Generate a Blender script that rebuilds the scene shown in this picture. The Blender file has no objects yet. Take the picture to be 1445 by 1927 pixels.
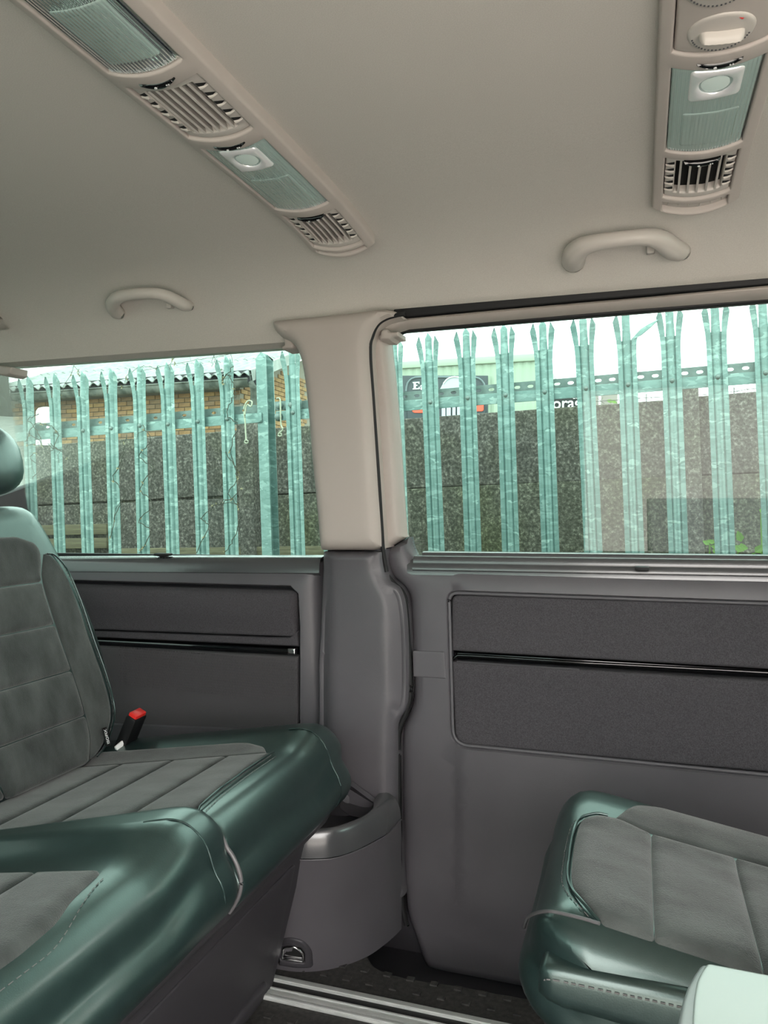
import bpy, bmesh, math, random
import numpy as np
from mathutils import Vector, Matrix
from mathutils.geometry import delaunay_2d_cdt
random.seed(7)
COL = bpy.context.scene.collection
# ---------------------------------------------------------------- camera, sky, exposure
SX, CX = 0.313887, 0.949460            # camera yawed 18.3 degrees towards the rear bench
F = 1461.0; HZ = 952.0; CAMZ = 0.82
cam_d = bpy.data.cameras.new('camera'); cam = bpy.data.objects.new('camera', cam_d); COL.objects.link(cam)
cam.location = (0, 0, CAMZ); cam.rotation_euler = (math.pi/2, 0, math.asin(SX))
cam_d.sensor_fit = 'HORIZONTAL'; cam_d.sensor_width = 36; cam_d.lens = 36*F/1445
cam_d.shift_y = -(963.5-HZ)/1445; cam_d.clip_start = 0.01; cam_d.clip_end = 300
sc = bpy.context.scene; sc.camera = cam
w = bpy.data.worlds.new('overcast'); sc.world = w; w.use_nodes = True
wb = w.node_tree.nodes['Background']; wb.inputs[0].default_value = (1.0, 0.965, 0.93, 1); wb.inputs[1].default_value = 3.4
sc.view_settings.view_transform = 'Standard'; sc.view_settings.look = 'None'
sc.view_settings.gamma = 1; sc.view_settings.use_curve_mapping = False
sc.view_settings.exposure = 1.8

# ---------------------------------------------------------------- pixel <-> world
def ray(u, v):
    a = (u-722.5)/F
    return Vector((-SX+a*CX, CX+a*SX, (HZ-v)/F))
C0 = Vector((0, 0, CAMZ))
def onz(u, v, z): d = ray(u, v); return C0+d*((z-CAMZ)/d.z)
def ony(u, v, y): d = ray(u, v); return C0+d*(y/d.y)
def onx(u, v, x): d = ray(u, v); return C0+d*(x/d.x)
def Yw(z): return 1.45-max(0, z-.70)*.15
YM = 0.6
def ceilz(y):
    t = min(.999, max(0, abs(y-YM)-.3)/.49)
    return 1.14+.15*(1-t**4)**.4545
def hitw(u, v, o=0):                    # where the ray meets the side wall, o in front of it
    y = 1.42-o
    for i in range(8):
        p = ony(u, v, y); y = Yw(p.z)-o
    return ony(u, v, y)
def hitc(u, v, o=0):
    z = 1.27
    for i in range(30):
        p = onz(u, v, z); z = .5*z+.5*(ceilz(p.y)-o)
    return onz(u, v, z)
def W(pts, o=0): return [(p.x, p.z) for p in (hitw(q[0], q[1], o) for q in pts)]
def wsurf(x, z, o): return Vector((x, Yw(z)-o, z))

# ---------------------------------------------------------------- materials
MATS = {}
def mat(name, col, rough=.5, metal=0., noise=None, bump=None, spec=.5, coat=0., sheen=0., col2=None, stretch=(1, 1, 1), det=4., ramp=(.35, .65), aniso=None):
    m = bpy.data.materials.new(name); m.use_nodes = True; nt = m.node_tree; b = nt.nodes['Principled BSDF']
    b.inputs['Base Color'].default_value = (*col, 1); b.inputs['Roughness'].default_value = rough
    b.inputs['Metallic'].default_value = metal; b.inputs['Specular IOR Level'].default_value = spec
    b.inputs['Coat Weight'].default_value = coat; b.inputs['Coat Roughness'].default_value = .15
    if sheen: b.inputs['Sheen Weight'].default_value = sheen; b.inputs['Sheen Roughness'].default_value = .4
    tc = nt.nodes.new('ShaderNodeTexCoord'); mp = nt.nodes.new('ShaderNodeMapping'); mp.inputs['Scale'].default_value = stretch
    nt.links.new(tc.outputs['Object'], mp.inputs[0])
    if noise:
        n = nt.nodes.new('ShaderNodeTexNoise'); n.inputs['Scale'].default_value = noise; n.inputs['Detail'].default_value = det
        nt.links.new(mp.outputs[0], n.inputs['Vector'])
        r = nt.nodes.new('ShaderNodeValToRGB'); r.color_ramp.elements[0].position = ramp[0]; r.color_ramp.elements[1].position = ramp[1]
        r.color_ramp.elements[0].color = (*col, 1); r.color_ramp.elements[1].color = (*(col2 or [c*1.25 for c in col]), 1)
        nt.links.new(n.outputs['Fac'], r.inputs[0]); nt.links.new(r.outputs[0], b.inputs['Base Color'])
    if bump:
        sc_, st, di = bump
        n = nt.nodes.new('ShaderNodeTexNoise'); n.inputs['Scale'].default_value = sc_; n.inputs['Detail'].default_value = 3
        nt.links.new(mp.outputs[0], n.inputs['Vector'])
        bp = nt.nodes.new('ShaderNodeBump'); bp.inputs['Strength'].default_value = st; bp.inputs['Distance'].default_value = di
        nt.links.new(n.outputs['Fac'], bp.inputs['Height']); nt.links.new(bp.outputs[0], b.inputs['Normal'])
    MATS[name] = m; return m
mat('headliner', (.50, .47, .43), .95, noise=900, col2=(.57, .54, .495), bump=(1500, .25, .001), spec=.1)
mat('beige', (.455, .405, .37), .55, bump=(1200, .12, .0006), spec=.35)
mat('beige_gloss', (.52, .48, .44), .38, bump=(1200, .06, .0005), spec=.4)
mat('trim', (.084, .079, .088), .40, noise=5, col2=(.100, .094, .104), bump=(900, .22, .0008), spec=.42)
mat('trim_satin', (.060, .062, .066), .27, bump=(500, .12, .0008), spec=.8, coat=.4)
mat('trim_dark', (.042, .040, .046), .5, bump=(900, .2, .0008), spec=.4)
mat('fabric', (.050, .047, .052), .85, noise=700, col2=(.082, .077, .085), bump=(900, .5, .0015), spec=.15)
mat('weave', (.075, .071, .076), .75, bump=(700, .6, .002), spec=.25)
mat('leather', (.013, .024, .024), .35, noise=60, col2=(.017, .030, .030), bump=(700, .12, .0008), spec=1.0, coat=.25)
MATS['leather'].node_tree.nodes['Principled BSDF'].inputs['Specular Tint'].default_value = (.80, 1, .955, 1)  # teal window light painted into the leather's reflections, here and in the coat
MATS['leather'].node_tree.nodes['Principled BSDF'].inputs['Coat Tint'].default_value = (.8, 1, .95, 1)
mat('piping', (.11, .105, .11), .35, spec=.5)
mat('suede', (.038, .043, .042), .92, noise=14, col2=(.092, .102, .099), bump=(500, .5, .0015), spec=.1, sheen=.35, det=9, ramp=(.28, .74), stretch=(1, 2, 1))
mat('thread', (.13, .13, .13), .7)
mat('black', (.006, .006, .007), .45)
mat('void', (.003, .003, .003), .9)
mat('rubber', (.012, .012, .013), .55, spec=.3)
mat('gloss_black', (.004, .004, .005), .06, coat=.6)
mat('chrome', (.8, .8, .8), .12, metal=1)
mat('reflector', (.95, .95, .96), .25, metal=.45)
mat('lamp_tray', (.82, .95, .90), .5, metal=.2)
mat('alu', (.60, .63, .61), .38, metal=.35, noise=40, col2=(.78, .80, .78), stretch=(1, 30, 1))
mat('floor', (.028, .028, .028), .6, noise=120, col2=(.055, .053, .05), bump=(400, .4, .001), spec=.35)
mat('red', (.75, .03, .025), .3)
mat('white', (.8, .8, .8), .5)
mat('table_top', (.40, .47, .445), .28, spec=.6)
mat('table_rim', (.30, .34, .34), .4)
mat('carpaint', (.35, .37, .38), .35, metal=.6)
mat('wood', (.13, .11, .07), .85, noise=9, col2=(.22, .19, .12), stretch=(1, 6, 14))
mat('gutter', (.05, .06, .05), .8, noise=6, col2=(.17, .18, .16), det=8)
mat('twig', (.055, .055, .04), .9); mat('twig_pale', (.38, .36, .24), .9); mat('rope', (.42, .44, .34), .9)
mat('leaf', (.12, .27, .03), .6, spec=.3); mat('leaf_dry', (.25, .22, .13), .9)
mat('barb', (.10, .10, .10), .6, metal=.5)
mat('mortar', (.22, .20, .165), .95)
mat('cladding', (.36, .43, .34), .6); mat('sign_dark', (.055, .068, .078), .6); mat('sign_line', (.16, .20, .215), .6)
mat('sign_red', (.85, .12, .07), .5); mat('sign_grey', (.48, .50, .54), .5)
mat('brown_clad', (.24, .22, .20), .8); mat('ground', (.16, .15, .12), .95, noise=3, col2=(.26, .25, .2))
mat('bounce_paving', (.56, .53, .49), .9, noise=6, col2=(.64, .61, .57))
def brickmat(n, c): return mat(n, c, .9, noise=20, col2=[x*1.35 for x in c], bump=(90, .5, .004))
BR = [brickmat('brick_a', (.20, .115, .055)), brickmat('brick_b', (.165, .105, .062)), brickmat('brick_c', (.24, .145, .065))]
def galv():
    m = mat('galvanised', (.27, .40, .375), .42, metal=.25, spec=.5)
    nt = m.node_tree; b = nt.nodes['Principled BSDF']
    tc = nt.nodes.new('ShaderNodeTexCoord'); mp = nt.nodes.new('ShaderNodeMapping'); mp.inputs['Scale'].default_value = (1, 1, 2.6); mp.inputs['Rotation'].default_value = (0, .5, 0)
    gi = nt.nodes.new('ShaderNodeObjectInfo'); ad = nt.nodes.new('ShaderNodeVectorMath'); ad.operation = 'ADD'
    sr = nt.nodes.new('ShaderNodeVectorMath'); sr.operation = 'SCALE'; sr.inputs['Scale'].default_value = 40
    nt.links.new(gi.outputs['Random'], sr.inputs[0]); nt.links.new(tc.outputs['Object'], ad.inputs[0]); nt.links.new(sr.outputs[0], ad.inputs[1])
    nt.links.new(ad.outputs[0], mp.inputs[0])
    nz = nt.nodes.new('ShaderNodeTexNoise'); nz.inputs['Scale'].default_value = 14; nt.links.new(mp.outputs[0], nz.inputs['Vector'])
    mx = nt.nodes.new('ShaderNodeMixRGB'); mx.inputs[0].default_value = .13; nt.links.new(mp.outputs[0], mx.inputs[1]); nt.links.new(nz.outputs['Color'], mx.inputs[2])
    vo = nt.nodes.new('ShaderNodeTexVoronoi'); vo.inputs['Scale'].default_value = 34; nt.links.new(mx.outputs[0], vo.inputs['Vector'])
    r = nt.nodes.new('ShaderNodeValToRGB'); e = r.color_ramp.elements
    e[0].position = .1; e[0].color = (.13, .22, .205, 1); e[1].position = .95; e[1].color = (.34, .46, .43, 1)
    k = e.new(.7); k.color = (.195, .30, .28, 1)
    nt.links.new(vo.outputs['Color'], r.inputs[0]); nt.links.new(r.outputs[0], b.inputs['Base Color'])
galv()
mat('galv_dark', (.12, .165, .155), .5, metal=.3, noise=30, col2=(.18, .235, .22))
def concrete(name, c1, c2):
    m = mat(name, c1, .95, spec=.1); nt = m.node_tree; b = nt.nodes['Principled BSDF']
    tc = nt.nodes.new('ShaderNodeTexCoord')
    n1 = nt.nodes.new('ShaderNodeTexNoise'); n1.inputs['Scale'].default_value = 75; n1.inputs['Detail'].default_value = 6; n1.inputs['Roughness'].default_value = .7
    nt.links.new(tc.outputs['Object'], n1.inputs['Vector'])
    r = nt.nodes.new('ShaderNodeValToRGB'); e = r.color_ramp.elements
    e[0].position = .40; e[0].color = (*[x*.5 for x in c1], 1); e[1].position = .68; e[1].color = (*[min(1, x*2.4) for x in c1], 1)
    k = e.new(.55); k.color = (*c1, 1)
    nt.links.new(n1.outputs['Fac'], r.inputs[0])
    n2 = nt.nodes.new('ShaderNodeTexNoise'); n2.inputs['Scale'].default_value = 3.; nt.links.new(tc.outputs['Object'], n2.inputs['Vector'])
    r2 = nt.nodes.new('ShaderNodeValToRGB'); r2.color_ramp.elements[0].position = .45; r2.color_ramp.elements[1].position = .7
    r2.color_ramp.elements[0].color = (1, 1, 1, 1); r2.color_ramp.elements[1].color = (*c2, 1)
    nt.links.new(n2.outputs['Fac'], r2.inputs[0])
    mx = nt.nodes.new('ShaderNodeMixRGB'); mx.blend_type = 'MULTIPLY'; mx.inputs[0].default_value = 1
    nt.links.new(r.outputs[0], mx.inputs[1]); nt.links.new(r2.outputs[0], mx.inputs[2]); nt.links.new(mx.outputs[0], b.inputs['Base Color'])
    bp = nt.nodes.new('ShaderNodeBump'); bp.inputs['Strength'].default_value = .8; bp.inputs['Distance'].default_value = .006
    nt.links.new(n1.outputs['Fac'], bp.inputs['Height']); nt.links.new(bp.outputs[0], b.inputs['Normal'])
concrete('concrete', (.165, .150, .135), (.92, .95, .80))
concrete('concrete_moss', (.150, .142, .115), (.88, .94, .70))
mat('roof_sheet', (.26, .285, .27), .9, noise=5, col2=(.37, .40, .38), det=8)
def glassmat(name, tint, gl=.06, ribs=None, rough=.0):
    m = bpy.data.materials.new(name); m.use_nodes = True; nt = m.node_tree; nt.nodes.clear()
    o = nt.nodes.new('ShaderNodeOutputMaterial'); t = nt.nodes.new('ShaderNodeBsdfTransparent'); g = nt.nodes.new('ShaderNodeBsdfGlossy')
    t.inputs[0].default_value = (*tint, 1); g.inputs['Roughness'].default_value = rough; g.inputs[0].default_value = (.95, 1, .98, 1)
    mx = nt.nodes.new('ShaderNodeMixShader'); fr = nt.nodes.new('ShaderNodeFresnel'); fr.inputs['IOR'].default_value = 1.45
    nt.links.new(fr.outputs[0], mx.inputs[0]); nt.links.new(t.outputs[0], mx.inputs[1]); nt.links.new(g.outputs[0], mx.inputs[2]); nt.links.new(mx.outputs[0], o.inputs[0])
    if ribs:
        df = nt.nodes.new('ShaderNodeBsdfDiffuse'); df.inputs[0].default_value = (.62, .78, .73, 1)
        m2 = nt.nodes.new('ShaderNodeMixShader'); m2.inputs[0].default_value = .5
        nt.links.new(t.outputs[0], m2.inputs[1]); nt.links.new(df.outputs[0], m2.inputs[2]); nt.links.new(m2.outputs[0], mx.inputs[1])
        tc = nt.nodes.new('ShaderNodeTexCoord'); wv = nt.nodes.new('ShaderNodeTexWave'); wv.bands_direction = 'X'; wv.inputs['Scale'].default_value = ribs
        nt.links.new(tc.outputs['Object'], wv.inputs['Vector'])
        bp = nt.nodes.new('ShaderNodeBump'); bp.inputs['Strength'].default_value = .7; bp.inputs['Distance'].default_value = .002
        nt.links.new(wv.outputs['Fac'], bp.inputs['Height']); nt.links.new(bp.outputs[0], g.inputs['Normal']); nt.links.new(bp.outputs[0], fr.inputs['Normal'])
        r = nt.nodes.new('ShaderNodeValToRGB'); r.color_ramp.elements[0].color = (*[x*.86 for x in tint], 1); r.color_ramp.elements[1].color = (*tint, 1)
        nt.links.new(wv.outputs['Fac'], r.inputs[0]); nt.links.new(r.outputs[0], t.inputs[0])
    MATS[name] = m
glassmat('privacy_glass', (.10, .14, .13)); glassmat('tinted_glass', (.25, .35, .325)); glassmat('clear_glass', (.56, .82, .75)); glassmat('lens', (.93, .985, .965), ribs=75, rough=.1)

# ---------------------------------------------------------------- mesh helpers
def link(name, me, m, parent=None, smooth=35):
    if m: me.materials.append(MATS[m] if isinstance(m, str) else m)
    o = bpy.data.objects.new(name, me); COL.objects.link(o)
    if parent is not None:
        o.parent = parent; o.matrix_parent_inverse = parent.matrix_world.inverted() if False else Matrix.Translation(-parent.location)
    if smooth:
        me.shade_smooth(); me.set_sharp_from_angle(angle=math.radians(smooth))
    return o
def mesh(name, vs, fs, m, parent=None, smooth=35):
    me = bpy.data.meshes.new(name); me.from_pydata([tuple(v) for v in vs], [], fs); me.validate(); me.update()
    return link(name, me, m, parent, smooth)
def tag(o, label=None, cat=None, group=None, kind=None):
    if label: o['label'] = label
    if cat: o['category'] = cat
    if group: o['group'] = group
    if kind: o['kind'] = kind
    return o
def thing(name, label, cat, loc=(0, 0, 0), group=None):
    o = bpy.data.objects.new(name, None); COL.objects.link(o); o.location = loc; o.empty_display_size = .05
    return tag(o, label, cat, group)
def struct(name):
    o = bpy.data.objects.new(name, None); COL.objects.link(o); o['kind'] = 'structure'; return o
def box(name, c, s, m, parent=None, bev=.003, rot=None, segs=2, taper=None):
    bm = bmesh.new(); bmesh.ops.create_cube(bm, size=1)
    for v in bm.verts:
        v.co = Vector((v.co.x*s[0], v.co.y*s[1], v.co.z*s[2]))
        if taper and v.co.z < 0: v.co.x *= taper; v.co.y *= taper
    if bev: bmesh.ops.bevel(bm, geom=list(bm.edges), offset=bev, segments=segs, profile=.5, affect='EDGES')
    M = Matrix.Translation(c) @ (rot if rot is not None else Matrix.Identity(4))
    bm.transform(M); me = bpy.data.meshes.new(name); bm.to_mesh(me); bm.free()
    return link(name, me, m, parent)
def joinmesh(name, parts, m, parent=None, smooth=35):
    vs, fs = [], []
    for v, f in parts:
        k = len(vs); vs += list(v); fs += [tuple(i+k for i in g) for g in f]
    return mesh(name, vs, fs, m, parent, smooth)
def boxgeo(c, s, rot=None):
    vs = []
    for i in (-.5, .5):
        for j in (-.5, .5):
            for k in (-.5, .5):
                p = Vector((i*s[0], j*s[1], k*s[2]))
                if rot is not None: p = rot @ p
                vs.append(p+Vector(c))
    return vs, [(0, 1, 3, 2), (4, 6, 7, 5), (0, 4, 5, 1), (2, 3, 7, 6), (0, 2, 6, 4), (1, 5, 7, 3)]
def tubegeo(pts, r, n=8, flat=1., up=Vector((0, 0, 1)), closed=False):
    pts = [Vector(p) for p in pts]; N = len(pts); rs = r if isinstance(r, (list, tuple)) else [r]*N
    vs, fs = [], []
    for i, p in enumerate(pts):
        a = pts[(i-1) % N] if (closed or i > 0) else p; b = pts[(i+1) % N] if (closed or i < N-1) else p
        t = (b-a).normalized()
        s = t.cross(up)
        if s.length < 1e-3: s = t.cross(Vector((1, 0, 0)))
        s.normalize(); q = s.cross(t).normalized()
        for k in range(n):
            an = 2*math.pi*k/n; vs.append(p+s*math.cos(an)*rs[i]*flat+q*math.sin(an)*rs[i])
    for i in range(N if closed else N-1):
        for k in range(n):
            j = (i+1) % N
            fs.append((i*n+k, i*n+(k+1) % n, j*n+(k+1) % n, j*n+k))
    if not closed: fs.append(tuple(range(n))[::-1]); fs.append(tuple((N-1)*n+k for k in range(n)))
    return vs, fs
def tube(name, pts, r, m, parent=None, n=8, flat=1., up=Vector((0, 0, 1)), closed=False):
    v, f = tubegeo(pts, r, n, flat, up, closed); return mesh(name, v, f, m, parent, 60)
def spline(pts, n=8, closed=False):
    P = [np.array(p, float) for p in pts]; N = len(P); out = []
    for i in range(N if closed else N-1):
        a, b, c, d = (P[(i-1) % N] if (closed or i > 0) else P[0]), P[i], P[(i+1) % N], (P[(i+2) % N] if (closed or i < N-2) else P[-1])
        for k in range(n):
            t = k/n; out.append(tuple(.5*((2*b)+(-a+c)*t+(2*a-5*b+4*c-d)*t*t+(-a+3*b-3*c+d)*t**3)))
    if not closed: out.append(tuple(P[-1]))
    return out
def rp(pts, R=0, n=6):                  # round the corners of a polygon
    out = []; N = len(pts)
    for i, p in enumerate(pts):
        r = p[2] if len(p) > 2 else R
        b = Vector(p[:2]); a = Vector(pts[i-1][:2]); c = Vector(pts[(i+1) % N][:2])
        if r <= 0: out.append(tuple(b)); continue
        d1 = (a-b); d2 = (c-b); l = min(r, d1.length*.45, d2.length*.45); d1.normalize(); d2.normalize()
        for k in range(n+1):
            t = k/n; q = (b+d1*l)*(1-t)**2+b*2*t*(1-t)+(b+d2*l)*t*t; out.append(tuple(q))
    return out
def dens(pts, s):
    out = []; N = len(pts)
    for i in range(N):
        a = np.array(pts[i][:2], float); b = np.array(pts[(i+1) % N][:2], float); L = np.hypot(*(b-a))
        if L < 1e-6: continue
        k = max(1, int(math.ceil(L/s)))
        for j in range(k): out.append(a+(b-a)*j/k)
    return np.array(out)
def inside(P, poly):
    x, y = P[:, 0][:, None], P[:, 1][:, None]; a = poly; b = np.roll(poly, -1, 0)
    c = ((a[:, 1] > y) != (b[:, 1] > y))
    with np.errstate(divide='ignore', invalid='ignore'):
        xi = (b[:, 0]-a[:, 0])*(y-a[:, 1])/(b[:, 1]-a[:, 1])+a[:, 0]
    return (np.sum(c & (x < xi), 1) % 2) == 1
def dist(P, loops):
    D = np.full(len(P), 1e9)
    for poly in loops:
        a = poly; b = np.roll(poly, -1, 0); d = b-a; L2 = np.maximum((d**2).sum(1), 1e-12)
        for s in range(0, len(P), 4000):
            q = P[s:s+4000][:, None, :]-a[None]
            t = np.clip((q*d[None]).sum(2)/L2, 0, 1); r = q-t[:, :, None]*d[None]
            D[s:s+4000] = np.minimum(D[s:s+4000], np.sqrt((r**2).sum(2)).min(1))
    return D
def pillow(name, outline, surf, m, parent=None, h=.004, r=.008, holes=(), hr=None, off=0., back=.01, sp=.03, bs=None, extra=None, pts=None, smooth=40):
    """A panel that follows surf(a, b, off): rounded edges of radius r, front h above its rim, sides going 'back' behind the rim."""
    bs = bs or max(.0025, min(sp, r*1.2, .02))
    O = dens(outline, bs); H = [dens(x, bs) for x in holes]; loops = [O]+H
    V = [O]+H; E = []; k = 0
    for L in loops:
        n = len(L); E += [(k+i, k+(i+1) % n) for i in range(n)]; k += n
    cand = []
    for L in loops:
        t = np.roll(L, -1, 0)-np.roll(L, 1, 0); t /= np.maximum(np.hypot(t[:, 0], t[:, 1]), 1e-9)[:, None]; nrm = np.stack([-t[:, 1], t[:, 0]], 1)
        rL = hr if (hr and L is not O) else r
        for f in (.12, .35, .65, 1.):
            for sg in (1, -1):
                q = L+nrm*sg*rL*f; q = q[inside(q, O)]
                for hh in H: q = q[~inside(q, hh)] if len(q) else q
                if len(q): q = q[np.abs(dist(q, loops)-rL*f) < .04*rL]; cand.append(q)
    lo, hi = O.min(0), O.max(0)
    gx, gy = np.arange(lo[0]+sp/2, hi[0], sp), np.arange(lo[1]+sp/2, hi[1], sp)
    if len(gx) and len(gy):
        G = np.array([(x+(sp/2 if j % 2 else 0), y) for j, y in enumerate(gy) for x in gx])
        if pts is not None: G = np.vstack([G, np.array(pts)])
        G = G[inside(G, O)]
        for hh in H: G = G[~inside(G, hh)] if len(G) else G
        if len(G): G = G[dist(G, loops) > r*1.25]; cand.append(G)
    P = np.vstack(V+cand)
    vs, es, fs, *_ = delaunay_2d_cdt([Vector(p) for p in P], E, [], 0, 1e-6)
    A = np.array([tuple(v) for v in vs]); Fc = np.array([tuple(f) for f in fs]); cen = A[Fc].mean(1)
    ok = inside(cen, O)
    for hh in H: ok &= ~inside(cen, hh)
    Fc = Fc[ok]; D = dist(A, loops)
    t = np.clip(D/r, 0, 1)
    if hr and H: t = np.minimum(np.clip(dist(A, loops[:1])/r, 0, 1), np.clip(dist(A, loops[1:])/hr, 0, 1))
    o = off+h*np.sqrt(np.maximum(0, 1-(1-t)**2))
    if extra: o = o+np.array([extra(a[0], a[1]) for a in A])*t
    vv = [surf(a[0], a[1], q) for a, q in zip(A, o)]; ff = [tuple(int(i) for i in f) for f in Fc]
    cnt = {}
    for f in ff:
        for i in range(3):
            e = (f[i], f[(i+1) % 3]); cnt[e] = 1
    if back:
        bd = [e for e in cnt if (e[1], e[0]) not in cnt]; mp = {}
        for e in bd:
            for i in e:
                if i not in mp: mp[i] = len(vv); vv.append(surf(A[i][0], A[i][1], o[i]-back))
        for a, b in bd: ff.append((b, a, mp[a], mp[b]))
    ob = mesh(name, vv, ff, m, parent, smooth)
    bm = bmesh.new(); bm.from_mesh(ob.data); bmesh.ops.recalc_face_normals(bm, faces=bm.faces)
    bm.to_mesh(ob.data); bm.free()
    ob.data.shade_smooth(); ob.data.set_sharp_from_angle(angle=math.radians(smooth))
    return ob
def loft(name, rows, m, parent=None, smooth=50, closed=False):
    n = len(rows[0]); vs = [p for r in rows for p in r]; fs = []
    for i in range(len(rows)-1):
        for k in range(n if closed else n-1):
            fs.append((i*n+k, i*n+(k+1) % n, (i+1)*n+(k+1) % n, (i+1)*n+k))
    return mesh(name, vs, fs, m, parent, smooth)
def text(name, body, loc, size, m, parent, M=None, ext=.002, bold=0):
    c = bpy.data.curves.new(name, 'FONT'); c.body = body; c.size = size; c.extrude = ext; c.offset = bold; c.align_x = 'CENTER'
    c.resolution_u = 4; t_ = bpy.data.objects.new(name, c); me = bpy.data.meshes.new_from_object(t_); bpy.data.objects.remove(t_)
    me.materials.clear(); me.materials.append(MATS[m]); o = bpy.data.objects.new(name, me); COL.objects.link(o)
    o.matrix_world = Matrix.Translation(loc) @ (M if M is not None else Matrix.Identity(4))
    if parent is not None:
        o.parent = parent; o.matrix_parent_inverse = Matrix.Translation(-parent.location)
    return o

# ================================================================ CABIN SHELL
X0, X1 = -1.75, 2.6
# ceiling
cl = struct('ceiling')
ys = [YM+s*d for s, d in [(-1, q) for q in (.7895, .785, .775, .76, .74, .71, .67, .62, .55, .45, .3)]]+[YM]+[YM+d for d in (.3, .45, .55, .62, .67, .71, .74, .76, .775, .785, .7895)]
rows = []
for x, zlow in ((X0, 1.143), (-.62, 1.143), (-.56, 1.150), (-.50, 1.172), (-.45, 1.188), (X1, 1.188)):
    prof = [(ys[0]-.05, zlow), (ys[0]-.004, zlow)]+[(y, max(zlow, ceilz(y))) for y in ys[1:-1]]+[(ys[-1]+.004, zlow), (ys[-1]+.06, zlow-.004)]
    rows.append([Vector((x, y, z)) for y, z in prof])
loft('headliner', rows, 'headliner', cl, 60)
box('roof_skin', ((X0+X1)/2, YM, 1.33), (X1-X0, 2.0, .02), 'carpaint', cl)
# opposite side, front and rear of the van: they close the cabin and let daylight in
w_near = struct('wall_near')
for nm, c, s in (('side_trim', (-1.0, -.28, .30), (1.5, .04, .86)), ('roof_rail', (.4, -.28, 1.25), (4.3, .05, .16)), ('pillar', (-.28, -.28, .7), (.12, .05, 1.2)), ('pillar', (-1.68, -.28, .7), (.14, .05, 1.2)),
                 ('pillar', (1.0, -.28, .7), (.12, .05, 1.2)), ('side_trim', (1.8, -.28, .30), (1.6, .04, .86))):
    box(nm, c, s, 'trim' if nm == 'side_trim' else 'beige', w_near, .01)
w_rear = struct('wall_rear')
box('tailgate_trim', (X0-.02, YM, .32), (.04, 1.8, .90), 'trim', w_rear, .01)
for y in (-.24, 1.42): box('pillar', (X0-.02, y, .98), (.05, .12, .5), 'beige', w_rear, .01)
def pane(nm, vs, parent, m='tinted_glass'):
    mesh(nm, vs, [(0, 1, 2, 3)], m, parent, 0)
pane('rear_glass', [(X0-.02, -.2, .74), (X0-.02, 1.4, .74), (X0-.02, 1.4, 1.3), (X0-.02, -.2, 1.3)], w_rear, 'privacy_glass')
pane('quarter_glass', [(-1.62, -.28, .7), (-.33, -.28, .7), (-.33, -.28, 1.2), (-1.62, -.28, 1.2)], w_near)
w_front = struct('wall_front')
pane('windscreen', [(2.55, -.3, .6), (2.55, 1.5, .6), (2.1, 1.45, 1.3), (2.1, -.25, 1.3)], w_front, 'clear_glass')
box('dashboard', (2.2, YM, .42), (.7, 1.75, .75), 'trim_dark', w_front, .03)
fl = struct('floor')
fo = [(X0, -.30), (X1, -.30), (X1, 1.6), (X0, 1.6)]
e1 = [onz(u, v, 0) for u, v in spline([(693, 1800), (700, 1813), (712, 1822), (740, 1833), (800, 1845), (860, 1853), (920, 1865), (1000, 1879)], 4)]
fo = [(X0, -.30), (X1, -.30), (X1, e1[-1].y)]+[(p.x, p.y) for p in e1[::-1]]+[(e1[0].x-.03, 1.34), (e1[0].x-.06, 1.42), (X0, 1.42)]
pillow('floor_mat', fo, lambda x, y, o: Vector((x, y, o)), 'floor', fl, h=.004, r=.006, off=-.004, back=.09, sp=.25)
box('sill_step', (.9, 1.42, -.105), (3.4, .34, .03), 'trim_dark', fl, .008)
st = []
for j in range(-4, 34):
    for i in range(-14, 30):
        x, y = i*.042+(.021 if j % 2 else 0), .3+j*.033
        if y > 1.40 or (y > e1[0].y-.02 and x > e1[0].x-.02): continue
        a, b = .0065, .0055
        if onz(500, 1876, .006).y-.012 < y < onz(511, 1833, .006).y+.012: continue
        st.append(boxgeo((x, y, .001), (2*a, 2*b, .003)))
tag(joinmesh('grip_stud', st, 'floor', fl, 0), kind='stuff')
box('underfloor', ((X0+X1)/2, .6, -.15), (X1-X0, 1.9, .05), 'carpaint', fl)

# ---------------------------------------------------------------- far side: outer skin and glass
skin = struct('wall_far')
rw = [(-1.70, .66), (-1.70, 1.16), (-.55, 1.2), (-.55, .66)]      # rear window opening
dw = [(-.505, .66), (-.505, 1.22), (1.0, 1.22), (1.0, .66)]
pillow('body_skin', [(X0, -.45), (X1, -.45), (X1, 1.34), (X0, 1.34)], lambda x, z, o: Vector((x, Yw(z)+.075-o, z)), 'trim_dark', skin, h=.001, r=.004, holes=[rw, dw], back=.02, sp=.2)

# rear quarter trim
RP = W([(-330, 1036), (585, 1044, 0), (598, 1041), (602, 1110), (606, 1250), (612, 1400), (640, 1600), (-330, 1800)])
RP = [(-1.72, RP[1][1]-.030), (RP[1][0], RP[1][1]-.016), (RP[2][0], RP[2][1]-.016), RP[3], RP[4], RP[5], (RP[5][0], .0), (-1.72, .0)]
fin = rp(W([(120, 1101), (545, 1107, 12), (557, 1119, 6), (560, 1180), (560, 1372), (120, 1372)]), 0)
fin = [(-1.6, fin[0][1]+.004)]+fin[1:-1]+[(-1.6, fin[-1][1])]
pillow('side_panel', RP, wsurf, 'trim', skin, h=.045, r=.04, hr=.006, holes=[fin], off=-.045, back=.02, sp=.05)
up = W([(120, 1103), (557, 1111), (557, 1199), (120, 1189)], -.004)
up = rp([(-1.6, up[0][1]+.003), (*up[1], .014), (*up[2], .017), (-1.6, up[-1][1])])
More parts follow.
